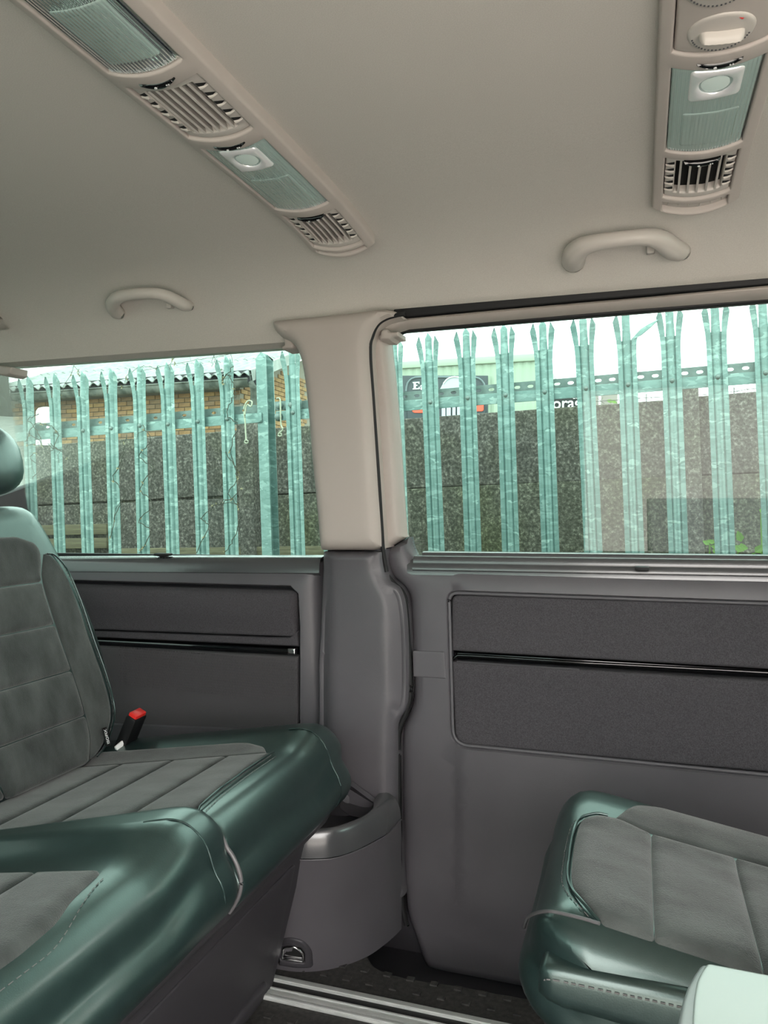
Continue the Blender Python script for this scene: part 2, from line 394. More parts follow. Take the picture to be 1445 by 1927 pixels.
pillow('fabric_pad', up, wsurf, 'fabric', skin, h=.008, r=.008, off=-.010, back=.02, sp=.02,
       extra=lambda x, z: .012*math.sin(min(1, max(0, (z-.56)/.10))*math.pi)-.002)
lip = W([(120, 1191), (505, 1200), (543, 1200), (558, 1188), (560, 1217), (120, 1202)], -.006)
lip = [(-1.6, lip[0][1])]+lip[1:-1]+[(-1.6, lip[-1][1])]
pillow('panel_lip', lip, wsurf, 'fabric', skin, h=.004, r=.004, off=-.012, back=.01, sp=.03)
gs = W([(120, 1202), (557, 1219), (556, 1234), (120, 1218)], -.02); gs = [(-1.6, gs[0][1]), gs[1], gs[2], (-1.6, gs[3][1])]
pillow('gloss_strip', gs, wsurf, 'gloss_black', skin, h=.006, r=.008, off=-.022, back=.01, sp=.03)
ck = W([(541, 1220), (556, 1220), (556, 1233), (541, 1232)], -.01)
pillow('chrome_clip', rp(ck, .002), wsurf, 'chrome', skin, h=.004, r=.003, off=-.012, back=.008, sp=.01)
lo = W([(120, 1219), (560, 1236), (560, 1380), (120, 1395)], -.006); lo = [(-1.6, lo[0][1]+.003), lo[1], lo[2], (-1.6, lo[3][1])]
pillow('woven_panel', lo, wsurf, 'weave', skin, h=.005, r=.005, off=-.010, back=.02, sp=.03)
dm = []                                  # raised dot grid pressed into the woven panel
for j in range(26):
    for i in range(70):
        x = -.67-i*.0062-(.0031 if j % 2 else 0); z = lo[1][1]-.010-j*.0058+(x+.67)*-.013
        if z < .42: continue
        dm.append(boxgeo((x, 1.4546, z), (.0034, .0016, .003)))
tag(joinmesh('pressed_dots', dm, 'weave', skin, 0), kind='stuff')
# belt strip under the wall at floor level behind the bin
# rear window
win1 = struct('window_1')
go = [(-1.66, .66), (-1.66, 1.17), (-.54, 1.21), (-.54, .66)]
gl_surf = lambda x, z, o: Vector((x, Yw(z)+.05-o, z))
pillow('glass_pane', go, gl_surf, 'tinted_glass', win1, h=.0001, r=.01, off=0, back=0, sp=.3)
gsk = [(-1.70, .66), (-1.70, 1.2), (-.54, 1.22), (-.54, .66)]
gh = rp([(*hitw(16, 1043, -.05).xz, .03)]+[(-1.56, .70, .02), (-1.56, 1.125, .04), (*hitw(533, 650, -.05).xz, .0), (*hitw(562, 664, -.05).xz, .02), (*hitw(592, 1044, -.05).xz, .02)][0:], 0)
gh = rp([(-1.53, hitw(300, 1047, -.045).z, .03), (-1.50, 1.155, .03), (hitw(575, 650, -.045).x, 1.19, .03), (*hitw(618, 1047, -.045).xz, .015)], 0)
pillow('window_seal', gsk, lambda x, z, o: Vector((x, Yw(z)+.046-o, z)), 'rubber', win1, h=.003, r=.004, holes=[gh], back=.012, sp=.1)
win2 = struct('window_2')
pillow('glass_pane', [(-.47, .66), (-.47, 1.23), (1.02, 1.23), (1.02, .66)], gl_surf, 'tinted_glass', win2, h=.0001, r=.01, off=0, back=0, sp=.3)
# ---------------------------------------------------------------- pillar trims
def pil(u, v): p = hitw(u, v, .045); return (p.x, p.z)
pu = spline([(503, 603), (508, 598), (519, 596), (560, 592), (640, 584), (707, 576), (729, 577), (742, 583), (754, 592)], 5)[:-1]
pu += spline([(754, 592), (740, 594.5), (723, 599), (707, 610), (696, 632), (692, 661), (699, 763), (708.5, 906), (715, 1000), (716, 1033)], 5)
pu += [(691, 1037), (600, 1037)]
pu += spline([(599, 1037), (594, 1027), (587, 950), (578, 858), (570, 760), (560, 685), (550, 655), (537, 640), (522, 632), (509, 620), (503, 603)], 5)[:-1]
t1 = struct('trim_1')
zk = hitw(650, 640).z
pillow('pillar_cover', [pil(*p) for p in pu], wsurf, 'beige', t1, h=.036, r=.024, off=.010, back=.055, sp=.02,
       extra=lambda x, z: -.03*max(0, min(1, (z-zk)/.10))**1.5)
t2 = struct('trim_2')
cr = [(691, 1039.5), (696, 1070), (706, 1095), (715, 1112), (722, 1130), (725, 1147), (726.6, 1237), (729, 1334), (727.6, 1398), (728, 1508), (732, 1700)]
ed = [(716, 1035), (717, 1060), (725, 1092), (735, 1101), (747, 1112), (756, 1141), (761, 1205), (762, 1302), (758, 1337), (744, 1362), (741, 1380), (741, 1430), (741, 1520), (744, 1600), (749, 1680), (752, 1700)]
crm = [pil(*p) for p in cr]
def xc(z):
    q = sorted(crm, key=lambda p: p[1]); return float(np.interp(z, [p[1] for p in q], [p[0] for p in q]))
pl = [(600, 1039), (691, 1040)]+spline(ed, 4)
plm = [pil(*p) for p in pl]; xl_ = pil(600, 1039)[0]; plm += [(plm[-1][0]-.01, .06), (xl_-.012, .06), (xl_-.012, .5)]
crd = [(x, z) for x, z in [(xc(z), z) for z in np.arange(.05, .72, .012)]]
pillow('pillar_cover_lower', plm, wsurf, 'trim', t2, h=.035, r=.012, off=.010, back=.06, sp=.011, pts=crd+[(x-.004, z) for x, z in crd]+[(x+.004, z) for x, z in crd],
       extra=lambda x, z: -min(.10, max(0, (lambda d: .5*(d+math.sqrt(d*d+.000036)))(x-xc(z))*(.75 if z > .44 else .75+1.1*min(1, (.44-z)/.05))))-.03*max(0, min(1, (xl_+.03-x)/.04))**1.5)
# black weather seal that follows the pillar's door edge
sl = [(716, 1000), (718.6, 1038), (725, 1076), (741, 1098), (759, 1118), (765, 1160), (768.5, 1221), (771.7, 1302), (765, 1337), (751, 1372), (748.5, 1400), (749, 1463), (751, 1591), (755, 1690), (764, 1740)]
tp = [(960, 567), (760, 590.5), (745, 593), (725, 599), (708, 611), (698, 632), (693.5, 661), (700, 763), (710, 906), (716, 1000)]
t3 = struct('trim_3')
tube('door_seal', [hitw(p[0]+2.5, p[1], .024) for p in spline(tp[1:]+sl[1:3], 5)], .0042, 'rubber', t3, 8)
tube('door_seal', [hitw(*p, .010) for p in spline(sl[1:], 5)], .0052, 'rubber', t3, 8)
tube('seal_lip', [hitw(p[0]+4, p[1]+2, .0) for p in spline(sl[1:], 5)], .0026, 'gloss_black', t3, 8)
# black door runner above the sliding door
rt = W([(742, 580), (1100, 543), (1600, 490), (1600, 522), (1100, 566), (760, 597), (735, 600)], -.01)
pillow('door_runner', rt, wsurf, 'rubber', t3, h=.003, r=.004, off=-.012, back=.03, sp=.05)

# ---------------------------------------------------------------- sliding door
dr = struct('door_1')
outer = spline([(722, 1030), (716, 1000), (710, 906), (701, 763), (694.5, 661), (699, 634), (709, 613), (726, 601), (748, 597)], 5)+[(960, 577), (1200, 556), (1650, 513), (1650, 552)]
inner = [(1200, 577), (960, 598), (765, 616), (752, 620)]
inner += [(733, 628), (729, 642), (732, 670), (735.6, 699), (745, 801), (754.7, 954), (759, 1005), (761, 1011), (731, 1030)]
pillow('frame_trim', W(outer, -.004)+W([(1650, 542)]+inner, -.022), wsurf, 'beige', dr, h=.026, r=.011, off=-.026, back=.03, sp=.012, bs=.006)
dl = spline([(719, 1032), (722, 1058), (730, 1080), (744, 1095), (762, 1114), (768, 1140), (770.5, 1221), (774, 1302), (768, 1338), (756, 1366), (752, 1400), (752, 1463), (754, 1591), (759, 1700), (765, 1736)], 4)
dl += spline([(765, 1736), (781, 1780), (796, 1822), (815, 1834), (888, 1849)], 4)[1:]
dm_ = W(dl, -.004); xr = 1.0
top = W([(1445, 1078), (790, 1062), (775, 1052), (767, 1035), (761, 1012), (731, 1031)])
zb = dm_[-1][1]
hl = rp(W([(843, 1140, 20), (843, 1117, 22), (900, 1116.5), (1445, 1134)]), 20)
hz_ = [p for p in W([(862, 1118), (1445, 1135.5)])]; 
zt = hitw(860, 1117).z
fx0 = hitw(844, 1250).x; zt_ = hitw(1000, 1120).z; zb_ = hitw(1000, 1417).z
hole = rp([(hitw(844, 1140).x, hitw(900, 1117.5).z, .018), (1.0-.03, hitw(1400, 1134).z+.0), (1.0-.03, hitw(1400, 1454).z), (hitw(852, 1395).x, hitw(880, 1404).z, .03)], 0)
door_out = dm_+[(xr, zb)]+[(xr, top[0][1])]+[(hitw(1445, 1078).x, top[0][1])]+top[1:]
gro = [(x, z) for x in (hitw(859, 1500).x,) for z in np.arange(.06, .40, .012)]
gx = gro[0][0]
def dextra(x, z):
    e = 0.
    if z < .10: e -= .02*((.10-z)/.18)**2
    g = hitw(860, 1700).z
    d = min(x-gx if z > g else 9, 9)
    if x > gx and z > g: e += .004*min(1, max(0, (x-gx)/.006))
    elif x > gx: e += .004*max(0, 1-(g-z)/.03)
    return e
pillow('door_panel', door_out, wsurf, 'trim', dr, h=.030, r=.028, hr=.006, holes=[hole], off=-.030, back=.03, sp=.022,
       pts=[(x+dx, z) for x, z in gro for dx in (-.001, .006)], extra=dextra)
# rounded rim round the fabric insert
rim = [(p[0], p[1]) for p in dens(hole, .01)]
def inset(poly, d):
    P = np.array(dens(poly, .02)); t = np.roll(P, -1, 0)-np.roll(P, 1, 0); t /= np.hypot(t[:, 0], t[:, 1])[:, None]
    n = np.stack([-t[:, 1], t[:, 0]], 1); q = P+n*d
    if not inside(q, P).mean() > .5: q = P-n*d
    return [tuple(x) for x in q]
tube('insert_rim', [wsurf(x, z, -.003) for x, z in hole], .0035, 'trim', dr, 8, closed=True)
uf = W([(847, 1119, 0), (1445, 1136), (1445, 1261), (847, 1227)], -.008)
def seg(u0, v0, u1, v1, o=0):            # straight edge on the wall, carried on to the door's hidden end
    a, b = hitw(u0, v0, o), hitw(u1, v1, o); x2 = .965
    return (a.x, a.z), (x2, a.z+(b.z-a.z)*(x2-a.x)/(b.x-a.x))
a, b = seg(848, 1120, 1445, 1137); c, d = seg(848, 1226, 1445, 1261)
pillow('fabric_insert', rp([(*a, .015), b, d, (*c, .004)], 0), wsurf, 'fabric', dr, h=.006, r=.006, off=-.011, back=.02, sp=.025)
a, b = seg(848, 1229, 1445, 1263); c, d = seg(848, 1244, 1445, 1281)
pillow('gloss_strip', [a, b, d, c], wsurf, 'gloss_black', dr, h=.004, r=.006, off=-.026, back=.01, sp=.03)
tube('door_pull', [hitw(u, v, -.012) for u, v in [(852, 1240), (862, 1233), (900, 1235), (1090, 1247), (1300, 1258), (1500, 1269)]], .0035, 'gloss_black', dr, 8)
tube('strip_edge', [hitw(u, v, -.010) for u, v in [(860, 1245), (950, 1251), (1090, 1260)]], .0028, 'trim_dark', dr, 8)
a, b = seg(848, 1246, 1445, 1283); c, d = seg(855, 1402, 1445, 1456)
pillow('fabric_insert', rp([a, b, d, (*c, .026)], 0), wsurf, 'fabric', dr, h=.006, r=.006, off=-.011, back=.02, sp=.03)
cap = W([(776.5, 1224, 0), (837, 1226), (839.5, 1277.5), (777.5, 1273)])
pillow('cover_cap', rp(cap, .004), wsurf, 'trim', dr, h=.002, r=.002, off=.0002, back=.006, sp=.01)
# window ledges: nearly level shelves that catch the daylight
LP_ = [(0, 0), (-.020, -.002), (-.031, -.006), (-.0375, -.015), (-.0395, -.034), (-.030, -.040)]
def ledge(name, pa, pb, prof, m, parent):
    return loft(name, [[q+Vector((0, dy, dz)) for q in (pa, pb)] for dy, dz in prof], m, parent, 60)
def carry(p, q, x2): t = (x2-p.x)/(q.x-p.x); return p+(q-p)*t
la, lb = ony(140, 1045.5, 1.49), ony(590, 1044.5, 1.49)
ledge('sill_ledge', carry(la, lb, -1.72), carry(la, lb, hitw(599, 1045).x), LP_, 'trim_satin', skin)
da, db = ony(800, 1046.5, 1.49), ony(1445, 1054, 1.49)
d0, d1 = carry(da, db, hitw(762, 1040).x), carry(da, db, .985)
ledge('sill_ledge', d0, d1, LP_, 'trim_satin', dr)
# blind cassette on the sill, its pull tab and hooks
bl = thing('window_blind', 'retracted roller blind cassette along the sill of the right-hand window', 'blind', hitw(1100, 1060))
def strip(nm, v0, v1, v2, v3, u0, off, h, m):
    a, b = seg(u0, v0, 1445, v1); c, d = seg(u0+3, v2, 1445, v3)
    pillow(nm, rp([(*a, .004), b, d, (*c, .006)], 0), wsurf, m, bl, h=h, r=.005, off=off, back=.01, sp=.03)
e0 = carry(da, db, hitw(788, 1050).x)
ledge('cassette_lid', e0, d1, [(-.002, .002), (-.002, .009), (-.004, .0105), (-.018, .0085), (-.021, .006), (-.021, -.001)], 'trim_satin', bl)
e0 = carry(da, db, hitw(776, 1062).x)
ledge('cassette_front', e0, d1, [(-.0245, -.004), (-.0245, .001), (-.026, .0025), (-.034, .0), (-.0365, -.004), (-.0365, -.012)], 'trim_satin', bl)
ledge('cassette_rail', e0, d1, [(-.038, -.016), (-.040, -.0145), (-.0425, -.018), (-.0425, -.024), (-.039, -.026)], 'trim_satin', bl)
box('pull_tab', hitw(1208, 1070, .012), (.024, .022, .008), 'rubber', bl, .003)
bl2 = thing('blind_pull_tab', 'small dark blind tab on the sill of the left-hand window', 'tab', hitw(307, 1044, -.02))
box('tab_plate', hitw(307, 1043.5, -.02), (.036, .022, .006), 'rubber', bl2, .0025)
tube('tab_loop', [hitw(u, v, -.02) for u, v in [(294, 1044), (307, 1047), (320, 1044)]], .0025, 'rubber', bl2)
for i, (pts, lab) in enumerate((([(714, 623), (721, 617), (727, 618), (731, 624), (748, 622), (749, 632), (737, 633), (732, 639), (712, 639)], 'beige plastic blind hook in the top corner of the sliding door window'),
                               ([(531, 636), (546, 634), (552, 648), (550, 655), (528, 657), (528, 650), (533, 648)], 'beige plastic blind hook beside the pillar on the rear window'),
                               ([(-6, 686), (19, 690), (18, 703), (10, 707), (-6, 705)], 'blind hook at the far left end of the rear window'))):
    h_ = thing('blind_hook', lab, 'hook', hitw(*pts[0], .02))
    pillow('hook_body', rp([(*(hitw(*p, .02).xz), .002) for p in pts]), wsurf, 'beige', h_, h=.010, r=.004, off=.008, back=.04, sp=.01)
# door window rubber and dotted border
go2 = [(700, 605), (1700, 505), (1700, 1085), (700, 1060)]
a_ = [hitw(u, v, -.045).xz for u, v in ((728, 642), (745, 628), (760, 625.5), (1445, 569))]
ext = lambda p, q, x2: (x2, p[1]+(q[1]-p[1])*(x2-p[0])/(q[0]-p[0]))
tr = ext(a_[2], a_[3], .96); b0, b1 = hitw(790, 1045, -.045).xz, hitw(1445, 1052, -.045).xz; br = ext(b0, b1, .96)
ghd = rp([(*a_[0], .01), (*a_[2], .004), (*tr, .03), (*br, .03), (hitw(765, 1040, -.045).x, b0[1], .012), (*hitw(755, 1000, -.045).xz, .02), (*hitw(741, 850, -.045).xz, .02)])
pillow('window_seal', [(-.47, .64), (-.47, 1.23), (1.02, 1.23), (1.02, .64)], lambda x, z, o: Vector((x, Yw(z)+.044-o, z)), 'rubber', win2, h=.003, r=.004, holes=[ghd], back=.012, sp=.1)
# small etched marks in the corner of the glass
mk = []
for j, n in enumerate((3, 12, 14, 14, 12)):
    for i in range(n):
        p = hitw(788+(i-n/2)*2.2, 1012+j*5, -.047); mk.append(boxgeo(p, (.0012, .0002, .0012)))
joinmesh('etched_mark', mk, 'trim', win2, 0)

# ================================================================ SIDE BIN with cup holder beside the bench
bn = thing('side_storage_bin', 'dark rounded plastic bin with a cup holder beside the bench', 'bin', (-.55, 1.3, 0))
bot = [(500, 1812), (524, 1824), (564, 1829), (610, 1826), (652, 1816), (693, 1799), (722, 1779), (742, 1762)]
sm = [(530, 1608), (560, 1616), (590, 1617), (621, 1615), (650, 1608), (678, 1597), (705, 1583), (731, 1567)]
zs = ony(621, 1615, 1.215).z; zi = zs+.045
B0 = [onz(u, v, 0) for u, v in bot]; B1 = [onz(u, v, zs) for u, v in sm]
B0 = [B0[0]+Vector((-.05, .02, 0))]+B0[1:]+[Vector((-.44, 1.44, 0))]; B1 = [B1[0]+Vector((-.03, .02, 0))]+B1+[Vector((-.432, 1.41, zs))]
B0.insert(1, onz(512, 1819, 0))
S0 = [Vector(p) for p in spline(B0, 6)]; S1 = [Vector(p) for p in spline(B1, 6)]
rows = []
for k in range(9):
    t = k/8; rows.append([a.lerp(b, t)+Vector((.02, -.03, 0))*math.sin(math.pi*t)*.15*min(1, 1.2*(1-i/len(S0))) for i, (a, b) in enumerate(zip(S0, S1))])
loft('bin_body', rows, 'trim', bn)
outr = [(533, 1590), (565, 1596), (596, 1599), (628, 1597), (660, 1590), (692, 1576), (718, 1556), (731, 1533)]
inn = [(560, 1560), (585, 1560), (597, 1559), (625, 1557), (655, 1548), (683, 1536), (702, 1520), (704, 1506)]
I1 = [onz(u, v, zi) for u, v in inn]
I1 = [I1[0]+Vector((-.03, .02, 0))]+I1+[Vector((-.475, 1.41, zi))]
I1 = [Vector(p) for p in spline(I1, 6)]
rr = [[p+Vector((0, 0, .001)) for p in S1]]
for k in range(1, 11):
    t = k/10*math.pi/2
    row = []
    for s_, i_ in zip(S1, I1):
        q = s_.lerp(i_, 1-math.cos(t)); q.z = zs+(zi-zs)*math.sin(t)+.007*math.sin(2*t); row.append(q)
    rr.append(row)
rr.append([p+Vector((-.004, .008, -.012)) for p in I1]); rr.append([p+Vector((-.004, .008, -.09)) for p in I1])
loft('bin_rim', rr, 'trim_satin', bn)
tube('rim_seam', [p+Vector((.001, -.002, -.0005)) for p in S1], .0014, 'trim', bn, 6)
# sweep of the rim up the wall behind the bin
bk = [(648, 1458), (656, 1464), (674, 1477), (694, 1492), (712, 1506), (724, 1520), (731, 1533)]
bi = [(640, 1500), (652, 1510), (668, 1516), (685, 1520), (698, 1518), (703, 1512), (705, 1505)]
K0 = [hitw(u, v, .048) for u, v in bk]; K1 = [hitw(u, v, .02) for u, v in bk]
loft('rim_sweep', [[Vector(p) for p in spline(K1, 4)], [Vector(p)+Vector((0, -.006, .002)) for p in spline(K0, 4)], [Vector(p)+Vector((-.002, -.008, -.006)) for p in spline(K0, 4)], [hitw(u, v, .030) for u, v in spline([(a[0]*.35+b[0]*.65, a[1]*.35+b[1]*.65) for a, b in zip(bk, bi)], 4)],
                   [hitw(u, v, .046) for u, v in spline(bi, 4)], [hitw(u, v+20, .075) for u, v in spline(bi, 4)]], 'trim_dark', bn)
cupc = onz(640, 1560, .20)+Vector((-.01, .05, 0))
cv, cf = [], []
prof = [(.034, .062), (.037, .066), (.040, .062), (.040, .0), (.0, -.002)]
for i, (r_, z_) in enumerate(prof):
    for k in range(28):
        an = 2*math.pi*k/28; cv.append(cupc+Vector((math.cos(an)*r_, math.sin(an)*r_, z_-.005)))
for i in range(len(prof)-1):
    for k in range(28): cf.append((i*28+k, i*28+(k+1) % 28, (i+1)*28+(k+1) % 28, (i+1)*28+k))
for k in range(28): cv.append(cupc+Vector((math.cos(2*math.pi*k/28)*.034, math.sin(2*math.pi*k/28)*.034, -.03)))
b_ = len(cv)-28
for k in range(28): cf.append((k, (k+1) % 28, b_+(k+1) % 28, b_+k))
cf.append(tuple(range(b_, b_+28)))
mesh('cup_holder', cv, cf, 'trim_dark', bn, 40)
def floor_poly(pts): return [p for p in pts]
mesh('bin_tray', [I1[0]+Vector((0, 0, -.05)), I1[-1]+Vector((0, .03, -.05)), I1[-1]+Vector((-.15, .05, -.05)), I1[0]+Vector((0, .2, -.05))], [(0, 1, 2, 3)], 'trim_dark', bn)
# lashing point at the foot of the bin
def binp(u, v, d=.0):
    best = None                          # on the bin's surface: nearest ray-point over the loft's lower rows
    y = 1.225
    return ony(u, v, 1.205-d)
def bin_surf(x, z, o): 
    xs = np.array([p.x for p in S0]); yy = np.array([p.y for p in S0]); xs1 = np.array([p.x for p in S1]); yy1 = np.array([p.y for p in S1])
    t = max(0, min(1, z/zs)); y = (1-t)*np.interp(x, xs, yy)+t*np.interp(x, xs1, yy1)
    return Vector((x, float(y)-o-.004, z))
def bxy(u, v):
    y = 1.22
    for i in range(20):
        p = ony(u, v, y); y = .5*y+.5*bin_surf(p.x, p.z, 0).y
    return (p.x, p.z)
lp = rp([(526, 1764), (545, 1761, 12), (572, 1768, 14), (587, 1787, 12), (588, 1821, 5), (525, 1816, 4)], 4)
li = rp([(530, 1780), (545, 1776, 8), (566, 1781, 8), (574, 1792), (574, 1809), (529, 1803)], 3)
pillow('lashing_surround', [bxy(*p) for p in lp], bin_surf, 'gloss_black' if 0 else 'trim_dark', bn, h=.005, r=.005, holes=[[bxy(*p) for p in li]], off=0, back=.006, sp=.01)
pillow('lashing_recess', [bxy(*p) for p in li], bin_surf, 'void', bn, h=.0005, r=.003, off=0, back=.003, sp=.02)
rg = [(534, 1794), (535, 1782), (541, 1779), (556, 1779), (567, 1786), (573, 1794), (573, 1807), (534, 1801)]
tube('lashing_ring', [bin_surf(*bxy(*p), .005) for p in rp(rg, 3, 3)], .0022, 'chrome', bn, 8, closed=True)
tube('lashing_bar', [bin_surf(*bxy(*p), .003) for p in [(537, 1797), (570, 1801)]], .003, 'chrome', bn, 8)

# ================================================================ FLOOR RAILS
def rail(y0, y1, h, lab, x0=-1.2, lines=()):
    r_ = thing('floor_rail', lab, 'rail', ((x0+2.2)/2, (y0+y1)/2, 0))
    box('rail_bar', ((x0+2.2)/2, (y0+y1)/2, h/2), (2.2-x0, y1-y0, h), 'alu', r_, .0015)
    for y, m, w_, hh in lines: box('rail_ridge' if m == 'alu' else 'rail_slot', ((x0+2.2)/2, y, h), (2.2-x0, w_, hh), m, r_, .0008)
    return r_
ya = onz(511, 1833, .006).y; yb = onz(514, 1843, .006).y; yc = onz(506, 1856, .006).y; yd = onz(500, 1876, .006).y
rail(yb-.001, ya+.002, .006, 'narrow aluminium floor rail nearer the sliding door', lines=((yb+.002, 'alu', .003, .004),))
rail(yd, yc, .006, 'wide aluminium floor rail with a groove, farther from the sliding door', lines=(((yc+yd)/2, 'alu', (yc-yd)*.35, .0025), (yc-.003, 'alu', .004, .004), (yd+.004, 'alu', .006, .004)))
cm = thing('rail_channel', 'black channel between the two aluminium floor rails', 'channel', (.5, (yb+yc)/2, 0))
box('channel_strip', (.5, (yb+yc)/2, .0015), (3.4, yb-yc-.001, .003), 'rubber', cm, .0005)

# ================================================================ SEATS
def cushion_surface(X_front, Y0, Y1, dirx, ztop, bol0, bol1, slope=.17, r0=.05, r1=.05):
    """top(x, y) height of a cushion whose front edge is at X_front; dirx=+1 when the front faces +X."""
    def topz(x, y):
        s = (X_front-x)*dirx              # distance behind the front edge
        z = ztop-slope*max(0, s-.03)
        if bol1: z += bol1*max(0, min(1, (y-(Y1-.15))/.07))**1.3
        if bol0: z += bol0*max(0, min(1, ((Y0+.12)-y)/.06))**1.3
        for d, r in ((y-Y0, r0), (Y1-y, r1)):
            if d < r: z -= r*(1-math.sqrt(max(0, 1-((r-max(0, d))/r)**2)))*.85
        if s < .06: z -= .06*(1-math.sqrt(max(0, 1-((.06-max(0, s))/.06)**2)))
        return z
    return topz
def leather_block(name, topz, Xf, Y0, Y1, dirx, zb, depth, parent, m='leather', bulge=.018, er=.035, undercut=.0, er0=None, er1=None, warp=None):
    ss = [0, .0012, .005, .011, .019, .03, .045, .065, .1, .15, .2, .25, .3, .35, .4, depth]
    n = 40; rows = []
    yv = [Y0+(Y1-Y0)*(.5-.5*math.cos(math.pi*i/n)) for i in range(n+1)]
    def edge(y):
        e0, e1 = er0 or er, er1 or er
        return max(e0*(1-math.sqrt(max(0, 1-((e0-min(e0, y-Y0))/e0)**2))), e1*(1-math.sqrt(max(0, 1-((e1-min(e1, Y1-y))/e1)**2))))
    for i, y in enumerate(yv):
        e = edge(y); zt = topz(Xf, y); prof = []
        for k in range(9):               # front face, from bottom up
            t = k/8; z = zb+(zt-zb)*t
            b = bulge*math.sin(math.pi*min(1, t*1.02))
            prof.append((Xf+dirx*(b-e-(undercut*(1-t))), z))
        prof[0] = (prof[0][0]-dirx*.006, zb)
        for s in ss[1:]: prof.append((Xf-dirx*max(s, e if s < .05 else 0)-dirx*0, topz(Xf-dirx*s, y)))
        prof.append((Xf-dirx*depth, zb-.02)); rows.append([Vector((x, warp(x, y) if warp else y, z)) for x, z in prof])
    vs = [p for r in rows for p in r]; k_ = len(rows[0]); fs = []
    for i in range(len(rows)-1):
        for k in range(k_-1): fs.append((i*k_+k, (i+1)*k_+k, (i+1)*k_+k+1, i*k_+k+1))
        fs.append((i*k_+k_-1, (i+1)*k_+k_-1, (i+1)*k_, i*k_))
    fs.append(tuple(range(k_))); fs.append(tuple((len(rows)-1)*k_+k for k in range(k_))[::-1])
    o = mesh(name, vs, fs, m, parent, 50)
    bm = bmesh.new(); bm.from_mesh(o.data); bmesh.ops.recalc_face_normals(bm, faces=bm.faces); bm.to_mesh(o.data); bm.free(); o.data.shade_smooth(); o.data.set_sharp_from_angle(angle=math.radians(60))
    return o
def solve_top(u, v, topz, z0=.42):
    z = z0
    for i in range(40):
        p = onz(u, v, z); z = .6*z+.4*topz(p.x, p.y)
    p = onz(u, v, z); return (p.x, p.y)

bench = thing('rear_bench', 'dark green-black leather and grey suede bench seat on the left', 'seat', (-.8, .8, 0))
XF = -.485
YBD = .856
def wp(x, y):                            # the joint between the two cushions runs slightly askew
    s_ = max(0, min(1, (XF-x)/.3)); return y-.075*s_*max(0, 1-abs(y-YBD)/.14)
topA = cushion_surface(XF, YBD, 1.265, 1, .435, 0, .018, r0=.014)
topB = cushion_surface(XF, .335, YBD, 1, .435, .018, .020, r1=.020)
zcb = .312
cu = leather_block('cushion', topA, XF, YBD, 1.265, 1, zcb, .50, bench, er0=.008, warp=wp)
cu['label'] = 'outer seat cushion of dark leather with grey suede panels'
cb = leather_block('cushion', topB, XF, .335, YBD, 1, zcb, .50, bench, er1=.016, warp=wp)
cb['label'] = 'nearer seat cushion with its leather side bolster'
def on_top(topz):
    ww = wp if topz is topA or topz is topB else (lambda x, y: y)
    return lambda x, y, o: Vector((x, ww(x, y), topz(x, y)+o))
# suede on cushion A: four flutes and the strip on the bolster's slope
seamA = [solve_top(u, v, topA) for u, v in ((513, 1420), (460, 1455), (412, 1490), (368, 1529), (352, 1550), (346, 1563))]
sx = [p[0] for p in seamA]; sy = [p[1] for p in seamA]
yS = YBD+.006; yE = sy[0]
def front_x(y, k=0): return float(np.interp(y, sorted(sy), [x for _, x in sorted(zip(sy, sx))]))
fl_edges = [.0, .085, .185, .285, .40]
def flute(parent, topz, y0, y1, k0, k1, fx):
    yy = np.linspace(y0, y1, 7)
    if k0 == 0: front = [(fx(y), y) for y in yy]
    else: front = [(-.545-k0, y) for y in yy]
    rear = [(-.545-k1, y) for y in yy]
    pol = front+rear[::-1]
    pillow('suede_flute', rp(pol, .006, 3), on_top(topz), 'suede', parent, h=.007, r=.016, off=-.0005, back=.006, sp=.02, smooth=60)
for k in range(4): flute(cu, topA, yS, yE, fl_edges[k], fl_edges[k+1]-.001, front_x)
sb = [solve_top(u, v, topA) for u, v in ((505, 1418), (497, 1407), (486, 1396), (472, 1388))]
pillow('suede_side_panel', rp([(-.95, yE+.004), (sb[0][0], yE+.004), (sb[1][0], sb[1][1]), (sb[3][0], yE+.052, .01), (-.95, yE+.06)], .006, 3), on_top(topA), 'suede', cu, h=.003, r=.008, off=0, back=.006, sp=.015, smooth=60)
tube('seam', [Vector((x-.004 if i else x, y, topA(x, y)+.004)) for i, (x, y) in enumerate([(front_x(y)+.006, y) for y in np.linspace(yS, yE, 24)])], .0016, 'leather', cu, 6)
fxB = lambda y: -.515-.03*(lambda q: q*q*(3-2*q))(max(0, min(1, (y-.56)/.13)))
for k in range(4): flute(cb, topB, .40, .69, fl_edges[k], fl_edges[k+1]-.001, fxB)
# stitches
def stitches(name, pts, parent, step=.0055, m='thread', r=.0006):
    L = [Vector(p) for p in pts]; g = []
    for a, b in zip(L[:-1], L[1:]):
        n = max(1, int((b-a).length/step))
        for i in range(n):
            p, q = a.lerp(b, i/n), a.lerp(b, (i+.6)/n); g.append(tubegeo([p, q], r, 4))
    o = joinmesh(name, g, m, parent, 0); o['kind'] = 'stuff'; return o
stitches('stitching', [Vector((front_x(y)+.012, y, topA(front_x(y)+.012, y)+.0008)) for y in np.linspace(yS, yE-.01, 30)], cu)
stitches('stitching', [Vector((fxB(y)+.012, y, topB(fxB(y)+.012, y)+.0008)) for y in np.linspace(.42, .68, 30)], cb)
